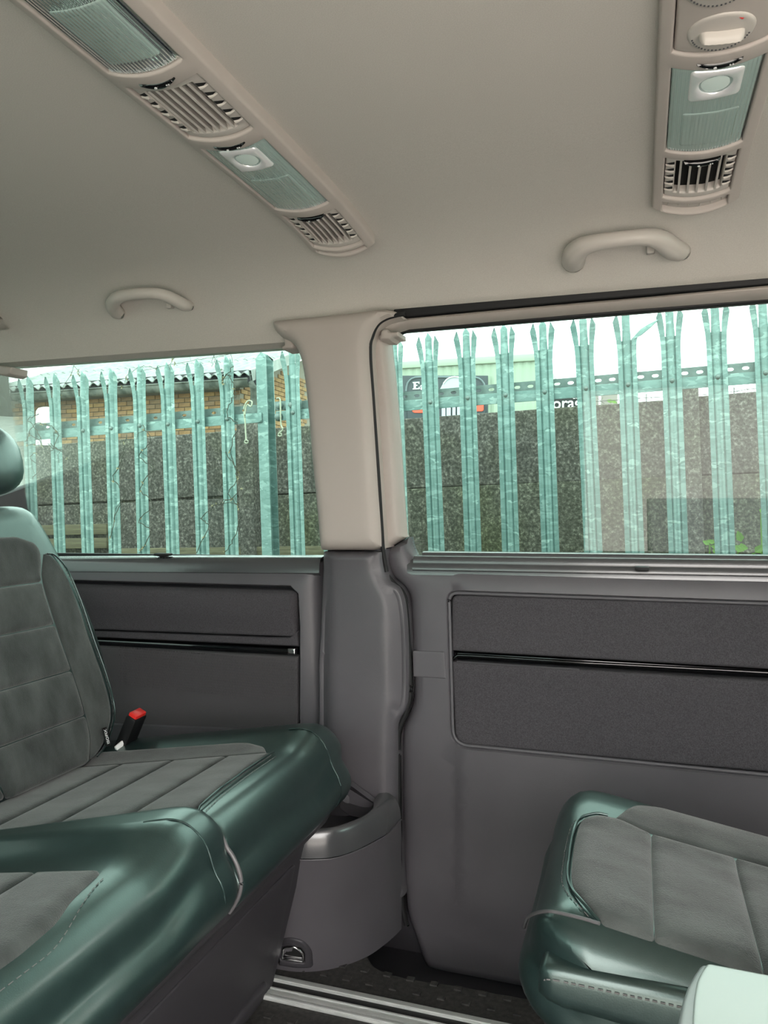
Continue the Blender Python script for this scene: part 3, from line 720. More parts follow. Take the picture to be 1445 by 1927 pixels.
# piping between the two cushions, over the front
def pipe_path(topz, y, Xf, dirx, zb):
    P = [Vector((Xf-dirx*s, y, topz(Xf-dirx*s, y)+.003)) for s in (.14, .10, .065, .045, .03, .018, .009, .003)]
    zt = P[-1].z
    P += [Vector((Xf+dirx*(.018*math.sin(math.pi*(1-t))+.002-.03), y, zb+(zt-zb)*(1-t))) for t in (.15, .35, .55, .75, .95)]
    return P
pp = [solve_top(395, 1558, topA), ]
P = [Vector((XF-q, wp(XF-q, YBD), topA(XF-q, YBD+.012)+.001)) for q in (.12, .09, .06, .045, .03, .018, .009, .003)]
ztp = P[-1].z
P += [Vector((XF+.018*math.sin(math.pi*t)-.002, YBD, zcb+(ztp-zcb)*t)) for t in (.9, .75, .6, .45, .3, .15, .03)]
tube('piping', [Vector(p) for p in spline(P, 4)], .0028, 'piping', cu, 8)
yq = .775
tube('seam', [Vector(p) for p in spline([Vector((x, yq+.035*(1-min(1, (XF-x)/.075)), topB(x, yq)+.0004)) for x in (-.555, -.53, -.515, -.505, -.495, -.488)]+[Vector((XF+.018*math.sin(math.pi*t)+.0006, yq+.035+.006*(1-t), zcb+(topB(XF, yq)-zcb)*t)) for t in (.9, .75, .6, .45)], 3)], .0012, 'leather', cb, 6)
P = [solve_top(u, v, topA) for u, v in ((586, 1410), (600, 1413), (609, 1418))]
yq = 1.185
tube('seam', [Vector((x, yq, topA(x, yq)+.0005)) for x in (-.56, -.54, -.52, -.505, -.495)]+[Vector((XF+.018*math.sin(math.pi*t)+.0005, yq+.004, zcb+(topA(XF, yq)-zcb)*t)) for t in (.95, .8, .6, .4, .2)], .0013, 'leather', cu, 6)

# backrests, reclined
def backrest(y0, y1, parent, lab=None):
    tilt = .30; zB = .345; xB = -.935
    def bs(y, s, o): return Vector((xB-s*math.sin(tilt)+o*math.cos(tilt), y, zB+s*math.cos(tilt)+o*math.sin(tilt)))
    def px(u, v, o=.035):
        # intersect the ray with the reclined plane
        n = Vector((math.cos(tilt), 0, math.sin(tilt))); p0 = bs(0, 0, o); d = ray(u, v); t = (p0-C0).dot(n)/d.dot(n); p = C0+d*t
        q = p-p0; return (p.y, q.dot(Vector((-math.sin(tilt), 0, math.cos(tilt)))))
    ref = [px(u, v) for u, v in spline([(20, 944), (53, 943.6), (80, 951), (104, 980), (140.5, 1045), (169.6, 1098.6), (203, 1176), (227.7, 1258.5), (240, 1312), (241, 1346), (233, 1384), (208, 1418), (186, 1440)], 3)]
    dy = y1-max(p[0] for p in ref)
    R = [(p[0]+dy, p[1]) for p in ref]; mid = (y0+y1)/2; L = [(2*mid-p[0], p[1]) for p in R[::-1]]
    bkr = pillow('backrest', L+R[::1] if 0 else R+L, bs, 'leather', parent, h=.045, r=.045, off=0, back=.07, sp=.03, smooth=70)
    if lab: bkr['label'] = lab
    cR = [px(u, v, .05) for u, v in spline([(53, 1007.5), (77.5, 1014), (94.5, 1031), (99, 1060), (99, 1090), (123.5, 1171), (155, 1258.5), (179, 1336), (189, 1384.5), (186, 1428)], 3)]
    cR = [(p[0]+dy, p[1]) for p in cR]
    lines = [px(99, 1093, .05)[1], px(123, 1172, .05)[1], px(153, 1257, .05)[1], px(180, 1340, .05)[1]]
    tops = [cR[0][1]]+lines; bots = lines+[cR[-1][1]]
    q = sorted(cR, key=lambda p: p[1]); xs = lambda s: float(np.interp(s, [p[1] for p in q], [p[0] for p in q]))
    for a, b in zip(tops, bots):
        s_ = np.linspace(a, b+.0012, 8); rt = [(xs(s), s) for s in s_]; lf = [(2*mid-p[0], p[1]) for p in rt[::-1]]
        pillow('suede_flute', rp(rt+lf, .006, 3), bs, 'suede', bkr, h=.008, r=.016, off=.0445, back=.01, sp=.025, smooth=60)
    so = [px(u, v, .05) for u, v in spline([(103, 1040), (116, 1042), (140, 1070), (165, 1128), (189, 1200), (213, 1268), (226, 1317), (227, 1350), (213, 1394), (196, 1418)], 3)]
    si = [px(u, v, .05) for u, v in spline([(192, 1415), (191, 1384), (181, 1336), (157, 1258), (126, 1171), (102, 1093), (101, 1060)], 3)]
    pol = [(p[0]+dy, p[1]) for p in so+si]
    for sg in (1, -1):
        pp_ = pol if sg > 0 else [(2*mid-p[0], p[1]) for p in pol]
        pillow('suede_bolster', pp_, bs, 'suede', bkr, h=.004, r=.008, off=.0435, back=.01, sp=.02, smooth=60)
    g = [bs(p[0]+dy+.004, p[1], .0475) for p in so]
    stitches('stitching', g, bkr)
    tube('piping', [bs(p[0]+dy+.010, p[1], .046) for p in so], .0016, 'leather', bkr, 6)
    return bkr, bs, px, dy
bkA, bsA, pxA, _ = backrest(.80, 1.235, bench, 'outer backrest with fluted grey suede centre')
bkB, bsB, _, _ = backrest(.345, .78, bench)
# headrests
def headrest(yc, parent):
    vs, fs = [], []; n, mm = 24, 16; c = Vector((-1.115, yc, CAMZ+.085))
    for j in range(mm+1):
        t = -math.pi/2+math.pi*j/mm
        for i in range(n):
            a = 2*math.pi*i/n; f = lambda q, e: math.copysign(abs(q)**e, q)
            x, y, z = .055*f(math.cos(t), .7)*f(math.cos(a), .8), .145*f(math.cos(t), .7)*f(math.sin(a), .55), .072*f(math.sin(t), .75)
            vs.append(c+Vector((x-.25*z, y, z)))
    for j in range(mm):
        for i in range(n): fs.append((j*n+i, j*n+(i+1) % n, (j+1)*n+(i+1) % n, (j+1)*n+i))
    h_ = mesh('headrest', vs, fs, 'leather', parent, 80)
    for s in (-.06, .06): tube('headrest_post', [(-1.10, yc+s, CAMZ+.04), (-1.085, yc+s, CAMZ-.05)], .006, 'chrome', h_, 8)
headrest(1.018, bench); headrest(.56, bench)
# base of the bench
bb = [onx(596, 1553, -.5), onx(552, 1641, -.53)]
rows = []
for x, z in ((-.50, .318), (-.497, .300), (-.505, .285), (-.515, .278), (-.535, .262), (-.54, .24), (-.595, .0)):
    rows.append([Vector((x, y, z)) for y in (-.1, .0, .4, .8, 1.0, 1.15, 1.20-(.30-z)*.03, 1.215-(.30-z)*.08)]+[Vector((x-.02, 1.225-(.30-z)*.08, z)), Vector((x-.4, 1.225-(.30-z)*.08, z))])
loft('bench_base', rows, 'trim_dark', bench, 40)
def bsurf(y, z, o): return Vector((-.54-(.24-z)*.229+o, y, z))
ba = [(1.17, .232), (1.17, .02), (.66, .02), (.66, .06), (.56, .12), (.56, .232)]
pillow('drawer_front', rp(ba, .012), bsurf, 'trim_dark', bench, h=.003, r=.004, off=.0005, back=.003, sp=.05)
pillow('drawer_front', rp([(.53, .225), (.53, .02), (.0, .02), (.0, .225)], .012), bsurf, 'trim_dark', bench, h=.003, r=.004, off=.0005, back=.003, sp=.05)
pillow('drawer_pull', rp([(1.14, .05), (1.14, .02), (.98, .02), (.98, .05)], .01), bsurf, 'trim_dark', bench, h=.008, r=.008, off=.002, back=.004, sp=.03)
# buckle in the gap by the wall
bu = thing('seat_belt_buckle', 'black seat belt buckle with a red button beside the bench backrest', 'buckle', onx(255, 1370, -.86))
pa, pb = onx(258, 1345, -.865), onx(234, 1404, -.895)
ax = (pa-pb).normalized()
def obox(nm, a, b, wx, wy, m, parent, bev=.004):
    d = b-a; q = Vector((0, 0, 1)).rotation_difference(d.normalized()).to_matrix().to_4x4()
    return box(nm, (a+b)/2, (wx, wy, d.length), m, parent, bev, q)
obox('buckle_body', pb+ax*-.03, pa, .022, .036, 'black', bu)
obox('red_button', pa-ax*.004, pa+ax*.006, .017, .030, 'red', bu, .002)
tube('belt_stalk', [pb-ax*.02, pb-ax*.07+Vector((.01, 0, 0))], .010, 'black', bu, 8, flat=.4)
tube('stalk_plate', [onx(232, 1398, -.885), onx(218, 1410, -.89)], .006, 'white', bu, 6, flat=.5)
# ISOFIX tab sewn into the seam
ly, ls = pxA(194, 1388, .05)
tabm = Matrix(((0, 0, 1, 0), (1, 0, 0, 0), (0, 1, 0, 0), (0, 0, 0, 1)))
tilt = .30
ey, es, eo = Vector((0, 1, 0)), Vector((-math.sin(tilt), 0, math.cos(tilt))), Vector((math.cos(tilt), 0, math.sin(tilt)))
def frame(ex, ey_, ez): return Matrix(((ex.x, ey_.x, ez.x, 0), (ex.y, ey_.y, ez.y, 0), (ex.z, ey_.z, ez.z, 0), (0, 0, 0, 1)))
lt = box('fabric_tag', bsA(ly, ls, .056), (.011, .0335, .002), 'black', bkA, .0006, frame(-ey, es, eo)) if 0 else None
cT = bsA(ly, ls+.0, .057)
lt = box('fabric_tag', cT, (.033, .012, .0016), 'black', bkA, .0005, frame(es, -ey, eo))
text('tag_lettering', 'ISOFIX', cT+eo*.0011+ey*.0032, .0088, 'white', lt, frame(es, -ey, eo), .0002, .00015)

# ---------------------------------------------------------------- rear-facing single seat, bottom right
ss_ = thing('single_seat', 'dark leather and grey suede single seat on the right by the sliding door', 'seat', (.12, .9, 0))
XG = -.108
topC = cushion_surface(XG, .735, 1.105, -1, .435, .0, .012)
cc = leather_block('cushion', topC, XG, .735, 1.105, -1, .32, .50, ss_, bulge=.012, er=.075)
G = lambda pts: [solve_top(u, v, topC) for u, v in pts]
def split(x): return x
cpoly = [(1136, 1743), (1104, 1705), (1082, 1676), (1075, 1650), (1078, 1610), (1085, 1570), (1096, 1545), (1126, 1537), (1150, 1541), (1172, 1547), (1222, 1571)]
a = G(spline(cpoly, 3)); l1 = G([(1222, 1571), (1230, 1640), (1235, 1773)])
xL = (l1[0][0]+l1[2][0])/2
def flc(nm, x0, x1, pol=None):
    pol = pol or [(x0, .762), (x1, .762), (x1, yT), (x0, yT)]
    pillow(nm, rp(pol, .004, 3), on_top(topC), 'suede', cc, h=.006, r=.014, off=0, back=.006, sp=.018, smooth=60)
yT = a[-1][1]; a2 = [(min(p[0], xL-.0002), max(.762, p[1])) for p in a]; print('yT', yT, a[-5:], l1)
flc('suede_flute', 0, 0, a2[:-1]+[(xL-.0002, yT), (xL-.0002, .762)])
flc('suede_flute', xL+.0002, xL+.0922); flc('suede_flute', xL+.0926, xL+.191); flc('suede_flute', xL+.1915, xL+.30)
o_ = G([(1164, 1543), (1198, 1532), (1228, 1530), (1315, 1545)])
pillow('suede_side_panel', rp([(o_[0][0]-.004, o_[0][1], .002), (o_[1][0], 1.050, .01), (o_[2][0]+.01, 1.064), (.33, 1.064), (.33, yT+.003), (xL, yT+.003, .002)], .006, 3), on_top(topC), 'suede', cc, h=.003, r=.007, off=0, back=.006, sp=.015, smooth=60)
tube('seam', [Vector((x-.004, y, topC(x-.004, y)+.003)) for x, y in a[:-6]], .0018, 'leather', cc, 6)
stitches('stitching', [Vector((x-.010, y, topC(x-.010, y)+.001)) for x, y in a[:-6]], cc)
P = [onz(986, 1746, .36), onz(992, 1728, .39), onz(1002, 1720.6, .405), onz(1018, 1716, .42), onz(1035, 1715, .428), onz(1060, 1719.5, .432), onz(1095, 1728, .435), onz(1128, 1738, .436)]
tube('piping', [Vector(p) for p in spline(P, 5)], .0017, 'piping', cc, 8)
# near side flap with its stitched seam
def side(x, z, o): return Vector((x, .733-o, z))
fp = [ony(u, v, .735) for u, v in spline([(1014, 1826), (1022, 1815), (1042, 1812), (1126, 1829), (1288, 1863), (1500, 1915)], 3)]
lw = [ony(u, v, .735) for u, v in ((1500, 2010), (1288, 1960), (1200, 1935), (1126, 1913), (1058, 1894), (1030, 1880), (1013, 1864))]
pillow('side_flap', [(p.x, p.z) for p in fp+lw], side, 'leather', cc, h=.008, r=.014, off=-.002, back=.03, sp=.02, smooth=60)
stitches('stitching', [side(p.x, p.z-.011, .0065) for p in fp[4:]], cc, .006, 'thread', .0008)

rows = []
for z, dx, dy in ((.33, .0, .0), (.30, .004, .004), (.26, .03, .02), (.20, .05, .035), (.12, .03, .02), (.0, .0, .0)):
    o = rp([(-.100+dx, .76+dy), (.36, .76+dy), (.36, 1.08-dy), (-.100+dx, 1.08-dy)], .05, 5); rows.append([Vector((x, y, z)) for x, y in o])
loft('seat_base', rows, 'trim_dark', ss_, 50, closed=True)
obk = box('backrest', (.44, .92, .62), (.12, .40, .62), 'leather', ss_, .045, Matrix.Rotation(.22, 4, 'Y'), 4)
tube('rail_lever', [onz(1000, 1858, .03), onz(1004, 1880, .02), onz(1000, 1888, .01)], .004, 'chrome', ss_, 6)
# ---------------------------------------------------------------- table, bottom right corner
zt_b = .50
tb = thing('folding_table', 'pale folding table with a rounded grey rim in the bottom right corner', 'table', (.2, .40, 0))
def tz(u, v): p = onz(u, v, zt_b); return (p.x, p.y)
to = [tz(1319, 1811), tz(1306, 1829), tz(1293, 1852), tz(1283, 1880), tz(1276, 1915)]
x_l = tz(1274, 1960)[0]; 
ypt = to[0][1]
tout = [(to[0][0], ypt), (.42, ypt-.012), (.42, .22), (tz(1272, 1990)[0], .22), tz(1273, 1950)]+to[::-1][:-1]
ts = lambda x, y, o: Vector((x, y, zt_b+o))
pillow('table_rim', rp(tout, .004), ts, 'table_rim', tb, h=.004, r=.004, off=-.004, back=.022, sp=.05)
ti = [tz(1331, 1815), tz(1320, 1830), tz(1311, 1850), tz(1306, 1880), tz(1303, 1920), tz(1303, 1990)]
pillow('table_top', rp([(ti[0][0], ti[0][1]), (.41, ypt-.016), (.41, .23), (ti[-1][0], .23)]+ti[::-1][:-1], .003), ts, 'table_top', tb, h=.0015, r=.003, off=.0, back=.003, sp=.05)
box('table_column', (.25, .38, .24), (.10, .14, .47), 'trim_dark', tb, .02)
box('table_foot', (.25, .38, .012), (.2, .22, .022), 'trim_dark', tb, .008)

# ================================================================ ROOF CONSOLES
def console(name, lab, xa, xb, yend, ystart, secs, dial=False):
    root = thing(name, lab, 'console', ((xa+xb)/2, (yend+ystart)/2, ceilz(1.0)-.01))
    xm, hw = (xa+xb)/2, (xb-xa)/2
    def s(x, y, o): t = (x-xm)/hw; return Vector((x, y, ceilz(y)-.012-.010*(1-t*t)-o))
    def arc(y, k=.014, x0=xa, x1=xb, n=10): return [(x0+(x1-x0)*i/n, y+k*(1-((x0+(x1-x0)*i/n-xm)/hw)**2)) for i in range(n+1)]
    out = [(xa, ystart), (xb, ystart)]+arc(yend)[::-1]
    ia, ib = xa+.014, xb-.016
    holes = [arc(a, .010, ia, ib)+arc(b, .010, ia, ib)[::-1] for k, a, b in secs if k in ('vent', 'lens', 'grille', 'dialp')]
    pillow('console_frame', out, s, 'beige', root, h=.004, r=.003, holes=[h for h in holes], off=0, back=.02, sp=.03)
    pillow('duct_tray', [(xa+.006, ystart+.01), (xb-.006, ystart+.01), (xb-.006, yend-.012), (xa+.006, yend-.012)], s, 'void', root, h=.0002, r=.002, off=-.0112, back=0, sp=.03)
    for k, a, b in secs:
        if k == 'vent':
            va, vb = ia+.014, ib-.014
            ring = arc(a, .010, ia+.001, ib-.001)+arc(b-.001, .010, ia+.001, ib-.001)[::-1]
            hole = arc(a+.012, .008, va, vb)+arc(b-.012, .008, va, vb)[::-1]
            v_ = pillow('air_vent', ring, s, 'beige_gloss', root, h=.003, r=.002, holes=[hole], off=-.003, back=.012, sp=.02)
            n = 6 if not dial else 5
            for i in range(n):
                x = va+(vb-va)*(i+.5)/n
                g = [boxgeo(s(x, y, -.006), (.0022, (b-a-.024)/8+.001, .013), Matrix.Rotation(.45 if not dial else .1, 3, 'Y')) for y in np.linspace(a+.026, b-.008, 8)]
                y0_, y1_ = a+.018, b-.004
                vs = []; rot = Matrix.Rotation(-.25 if not dial else .1, 3, 'Y')
                for y in (y0_, (y0_+y1_)/2, y1_):
                    c = s(x, y, .0)
                    for dx, dz in ((-.0014, .012), (.0014, .012), (.0014, 0), (-.0014, 0)): vs.append(c+rot @ Vector((dx, 0, dz)))
                fs = [(i_*4+k_, i_*4+(k_+1) % 4, i_*4+4+(k_+1) % 4, i_*4+4+k_) for i_ in range(2) for k_ in range(4)]+[(3, 2, 1, 0), (8, 9, 10, 11)]
                mesh('vent_slat', vs, fs, 'beige_gloss', v_, 20)
            for sd in (-1, 1):
                for j in range(5):
                    y = a+.026+(b-a-.034)*j/4.6
                    x0, x1 = (va-.002, va-.013) if sd < 0 else (vb+.002, vb+.013)
                    tri = [(x0, y-.006), (x0, y+.006), (x1, y)]
                    # black louvre slot with a raised fin over it
                    pillow('vent_slot', tri, s, 'void', v_, h=.0002, r=.002, off=.0004, back=0, sp=.01)
                    fin = [(x0, y+.001), (x0, y+.008), (x1, y+.004)]
                    pillow('vent_fin', fin, s, 'beige_gloss', v_, h=.002, r=.003, off=.001, back=.002, sp=.01)
        elif k == 'lens':
            ring = arc(a+.001, .010, ia+.001, ib-.001)+arc(b-.001, .010, ia+.001, ib-.001)[::-1]
            lm = pillow('lamp', ring, lambda x, y, o: s(x, y, o-.0095), 'lamp_tray', root, h=.0005, r=.004, off=0, back=.004, sp=.03)
            pillow('lamp_lens', ring, s, 'lens', lm, h=.002, r=.006, off=.0, back=0, sp=.02)
            y0 = a+.018; xw = (ib-ia)*.30
            if b-a < .3:
                rf = rp([(xm-xw, y0-.006), (xm+xw, y0-.002), (xm+xw, y0+.052), (xm-xw, y0+.056)], .006)
                ov = [(xm+xw*.62*math.cos(t), y0+.024+.018*math.sin(t)) for t in np.linspace(0, 2*math.pi, 28, endpoint=False)]
                pillow('reflector', rf, s, 'reflector', lm, h=.004, r=.012, holes=[ov], off=.0016, back=.003, sp=.008)
                pillow('spot_lens', ov, s, 'lamp_tray', lm, h=.002, r=.012, off=.0008, back=.004, sp=.008)
                pillow('bulb_diffuser', rp([(xm-.030, y0+.085), (xm+.030, y0+.085), (xm+.030, b-.012), (xm-.030, b-.012)], .004), s, 'lens', lm, h=.0012, r=.004, off=.0018, back=.002, sp=.02)
            else:
                pillow('reflector', rp([(xm-.030, a+.02), (xm+.030, a+.02), (xm+.030, b-.022), (xm-.030, b-.022)], .01), s, 'reflector', lm, h=.006, r=.015, off=-.009, back=.003, sp=.02)
            lp_ = []
            for i in range(26):
                x = ia+.006+(ib-ia-.012)*i/25; y = b-.003+.010*(1-((x-xm)/hw)**2); lp_.append(boxgeo(s(x, y-.003, .0015), (.0011, .006, .001)))
            joinmesh('lens_teeth', lp_, 'reflector', lm, 0)
        elif k == 'knob':
            y = (a+b)/2; kw = .022
            kp = [(xm+kw*q, y-.006+.004*(1-q*q)) for q in np.linspace(-1, 1, 9)]+[(xm+kw*q, y+.0075-.010*abs(q)**1.8) for q in np.linspace(1, -1, 9)]
            sc_ = [(xm+kw*1.6*q, y-.0085+.004*(1-q*q)) for q in np.linspace(-1, 1, 9)]+[(xm+kw*1.6*q, y+.009) for q in np.linspace(1, -1, 9)]
            kb = pillow('thumb_wheel', kp, s, 'gloss_black', root, h=.004, r=.005, off=.003, back=.008, sp=.006)
            joinmesh('wheel_mark', [tubegeo([s(xm+q, y, .0072), s(xm+q, y, .0080)], .0016, 8) for q in (-.004,)]+[tubegeo([s(xm+q, y-.001, .0070), s(xm+q, y-.001, .0078)], .0009, 6) for q in (.010, .0125)], 'white', kb, 0)
        elif k == 'grille':
            ring = arc(a, .010, ia, ib)+arc(b, .010, ia, ib)[::-1]
            g_ = pillow('end_grille', ring, s, 'beige_gloss', root, h=.0006, r=.002, off=-.006, back=.003, sp=.02)
            for j in range(6):
                x = ia+(ib-ia)*(j+.5)/6; y = a+.010*(1-((x-xm)/hw)**2)
                tri = [(x-.004, y+.001), (x+.004, y+.001), (x, y+(b-a)-.002)]
                pillow('grille_fin', tri, s, 'beige_gloss', g_, h=.003, r=.003, off=-.005, back=.003, sp=.01)
        elif k == 'dialp':
            ring = arc(a, .0, ia+.001, ib-.001)+arc(b-.001, .010, ia+.001, ib-.001)[::-1]
            pillow('control_panel', ring, s, 'beige', root, h=.003, r=.003, off=-.001, back=.01, sp=.02)
            for nm, (u, v) in (('d1', (1357, 60)), ('d2', (1352, -28))):
                c = hitc(u, v, .024); R = .030
                circ = [(c.x+R*math.cos(t), c.y+R*math.sin(t)) for t in np.linspace(0, 2*math.pi, 40, endpoint=False)]
                ci = [(c.x+(R-.004)*math.cos(t), c.y+(R-.004)*math.sin(t)) for t in np.linspace(0, 2*math.pi, 40, endpoint=False)]
                d_ = pillow('dial', circ, s, 'beige_gloss', root, h=.002, r=.004, off=.002, back=.004, sp=.01)
                rk = []
                for t in np.linspace(.3, 2.9, 20): rk.append(boxgeo(s(c.x+(R-.004)*math.cos(t), c.y+(R-.004)*math.sin(t), .0044), (.0016, .0016, .0006)))
                joinmesh('dial_scale', rk, 'trim', d_, 0)
                pillow('dial_grip', rp([(c.x-.021, c.y+.001), (c.x-.017, c.y-.007), (c.x+.020, c.y-.003), (c.x+.022, c.y+.006)], .005), s, 'beige_gloss', d_, h=.012, r=.006, off=.003, back=.004, sp=.006)
                pillow('dial_pointer', [(c.x+.013, c.y-.022), (c.x+.018, c.y-.019), (c.x+.016, c.y-.0175)], s, 'red', d_, h=.0003, r=.001, off=.0042, back=0, sp=.01)
            bx = ib-.002
            for j, wd in enumerate((.016, .012)):
                pass
    return root
yy_ = lambda u, v: hitc(u, v, .020).y
xx_ = lambda u, v: hitc(u, v, .012).x
lxa, lxb = (xx_(20, 20)+xx_(610, 478))/2-.002, (xx_(255, 0)+xx_(722, 463))/2
ye = yy_(667, 474)-.014+.006
console('roof_console', 'long beige ceiling console on the left, over the bench', lxa, lxb, yy_(726, 463)-.002, .20, [
    ('vent', .33, .44), ('knob', .447, .463), ('lens', .47, yy_(187, 138)), ('knob', yy_(187, 138)+.014, yy_(290, 155)+.010), ('vent', yy_(263, 171)-.014, yy_(344, 258)+.002),
    ('knob', yy_(430, 270)-.010, yy_(430, 270)+.006), ('lens', yy_(376, 281)-.004, yy_(526, 394)-.006), ('knob', yy_(590, 405)-.008, yy_(590, 405)+.006), ('vent', yy_(557, 410)-.018, yy_(605, 463)-.002),
    ('grille', yy_(605, 463)+.008, yy_(613, 478)-.010)])
rxa, rxb = (xx_(1237, 0)+xx_(1229, 400))/2, xx_(1385, 383)
console('roof_console', 'beige ceiling console on the right with rotary dials and a lamp', rxa, rxb+.002, yy_(1385, 383)-.004, .40, [
    ('dialp', .60, yy_(1254, 104)-.006), ('knob', yy_(1350, 108)-.006, yy_(1350, 108)+.010), ('lens', yy_(1254, 127), yy_(1246, 286)-.004), ('knob', yy_(1320, 299)-.006, yy_(1320, 299)+.004),
    ('vent', yy_(1246, 300)-.006, yy_(1243, 370)), ('grille', yy_(1243, 378)+.0, yy_(1232, 400)-.006)], dial=True)
pn = hitc(1443, 30, .016)

# ================================================================ GRAB HANDLES
def handle(lab, path, rad, latch):
    o = thing('grab_handle', lab, 'handle', hitc(*path[0]), 'ceiling grab handles')
    n = len(path); pts = []
    for i, (u, v) in enumerate(path):
        t = i/(n-1); off = .010+.026*math.sin(math.pi*t)**.5; pts.append(hitc(u, v, off))
    P3 = [Vector(p) for p in spline(pts, 6)]; R3 = [r[0] for r in spline([(r,) for r in rad], 6)]
    P3 = [P3[0]+Vector((0, .012, .012))]+P3+[P3[-1]+Vector((0, .012, .012))]; R3 = [R3[0]*.8]+R3+[R3[-1]*.8]
    tube('handle_bar', P3, R3, 'beige_gloss', o, 16, flat=1., up=Vector((0, 1, .3)))
    for u, v in (path[0], path[-1]): 
        c = hitc(u, v, .004); box('mount_plate', c, (.030, .020, .016), 'beige', o, .006)
    c = hitc(*latch, .014); box('coat_hook', c, (.012, .012, .014), 'beige_gloss', o, .002)
    return o
h1 = handle('beige ceiling grab handle above the sliding door window', [(1079, 492), (1082, 478), (1098, 464), (1130, 455), (1175, 449), (1215, 446), (1243, 452), (1265, 468), (1281, 474)], [.0195, .019, .0155, .0125, .012, .013, .0155, .017, .015], (1224, 470))
h2 = handle('beige ceiling grab handle above the rear side window', [(221, 588), (212, 574), (222, 560), (245, 554), (275, 552), (300, 553), (322, 561), (345, 573), (355, 576)], [.015, .014, .0125, .011, .0105, .011, .012, .012, .010], (320, 574))
for h_ in (h1, h2): del h_['group']
# corner of a roof trim at the far left
ct = struct('trim_4')
cpts = [(-60, 560), (2, 597), (17, 612), (12, 620), (-60, 624)]
cv = [hitc(u, v, .008) for u, v in cpts]+[hitc(u, v, -.006) for u, v in cpts]
mesh('roof_trim_corner', cv, [(0, 1, 2, 3, 4)]+[(i, (i+1) % 5, 5+(i+1) % 5, 5+i) for i in range(5)], 'beige_gloss', ct, 30)

# ================================================================ OUTSIDE
gd = struct('ground'); GZ = -.50
mesh('yard', [(-60, 2.0, GZ), (60, 2.0, GZ), (60, 90, GZ), (-60, 90, GZ), (-60, -60, GZ), (60, -60, GZ)], [(0, 1, 2, 3), (4, 5, 1, 0)], 'ground', gd, 0)
YF = 3.08; RO = math.radians(2.1)
ea, eu = Vector((math.cos(RO), 0, math.sin(RO))), Vector((-math.sin(RO), 0, math.cos(RO)))
F0 = ony(812, 758, YF)                   # rail bolt of the third pale: fence frame origin
def fp_(a, b, o=0): return F0+ea*a+eu*b+Vector((0, -o, 0))
mesh('bounce_pavement', [(-60, -60, GZ+.004), (60, -60, GZ+.004), (60, -.4, GZ+.004), (-60, -.4, GZ+.004)], [(0, 1, 2, 3)], 'bounce_paving', gd, 0)  # added out of view, pale so it bounces daylight up to the ceiling
oy = struct('wall_light_block'); box('light_block_wall', (0, -9, GZ+.9), (70, .3, 1.9), 'brown_clad', oy, 0)  # unseen wall, added to cut the low sky light reaching the far headliner
fence = thing('palisade_fence', 'galvanised steel palisade fence with three-pointed pales behind the windows', 'fence', fp_(0, -1.6))
def pale_mesh(kind=0):
    wd = .068; hb = -1.72; sp_ = .165; tipz = .285
    prof = [(-.034, .007), (-.0175, .006), (-.0145, .0), (-.004, .008), (.004, .008), (.0145, .0), (.0175, .006), (.034, .007)]
    vs, fs = [], []
    zs_ = [hb, -1.0, -.4, 0, .12, sp_]
    spread = [1, 1, 1, 1, 1.0, 1.08]
    for z, k in zip(zs_, spread):
        for x, y in prof: vs.append((x*k, -y-(k-1)*.04, z))
    n = len(prof)
    for i in range(len(zs_)-1):
        for k in range(n-1): fs.append((i*n+k, i*n+k+1, (i+1)*n+k+1, (i+1)*n+k))
    b = (len(zs_)-1)*n
    # centre prong
    c0 = len(vs)
    for z in (.215, .262):
        for x, y in prof[2:6]: vs.append((x, -y, z))
    rnd = kind == 1
    vs.append((0, -.006, tipz)); 
    for k in range(3):
        fs.append((b+2+k, b+3+k, c0+k+1, c0+k)); fs.append((c0+k, c0+k+1, c0+4+k+1, c0+4+k)); fs.append((c0+4+k, c0+4+k+1, c0+8))
    # side prongs, splayed
    for sg, i0, i1 in ((-1, 0, 1), (1, 7, 6)):
        s0 = len(vs)
        if kind == 2 and sg == 1:
            for t, wv in ((.3, .010), (.65, .007), (1., .0005)):
                vs.append((.028+.085*t, -.006-.02*t, sp_+.012+.05*t+wv)); vs.append((.028+.085*t, -.012-.02*t, sp_+.008+.05*t-wv))
        else:
            for z, xi, xo, yy in ((.20, .0205, .042, .014), (.236, .0245, .047, .022), (.266, .0315, .033, .030)):
                vs.append((sg*xo, -yy, z)); vs.append((sg*xi, -yy*.8, z))
        fs.append((b+i0, b+i1, s0+1, s0)); fs.append((s0, s0+1, s0+3, s0+2)); fs.append((s0+2, s0+3, s0+5, s0+4))
    me = bpy.data.meshes.new('pale'); me.from_pydata(vs, [], fs); me.update()
    bm = bmesh.new(); bm.from_mesh(me); bmesh.ops.recalc_face_normals(bm, faces=bm.faces)
    bmesh.ops.solidify(bm, geom=list(bm.faces), thickness=.0025); bm.to_mesh(me); bm.free()
    me.materials.append(MATS['galvanised']); me.shade_flat(); return me
PM = [pale_mesh(k) for k in range(3)]
bolt = bpy.data.meshes.new('bolt'); bmb = bmesh.new(); bmesh.ops.create_uvsphere(bmb, u_segments=10, v_segments=6, radius=.0095); bmb.to_mesh(bolt); bmb.free(); bolt.materials.append(MATS['galv_dark']); bolt.shade_smooth()
def child(name, me, M, parent):
    o = bpy.data.objects.new(name, me); COL.objects.link(o); o.parent = parent; o.matrix_parent_inverse = Matrix.Translation(-parent.location); o.matrix_basis = M; return o
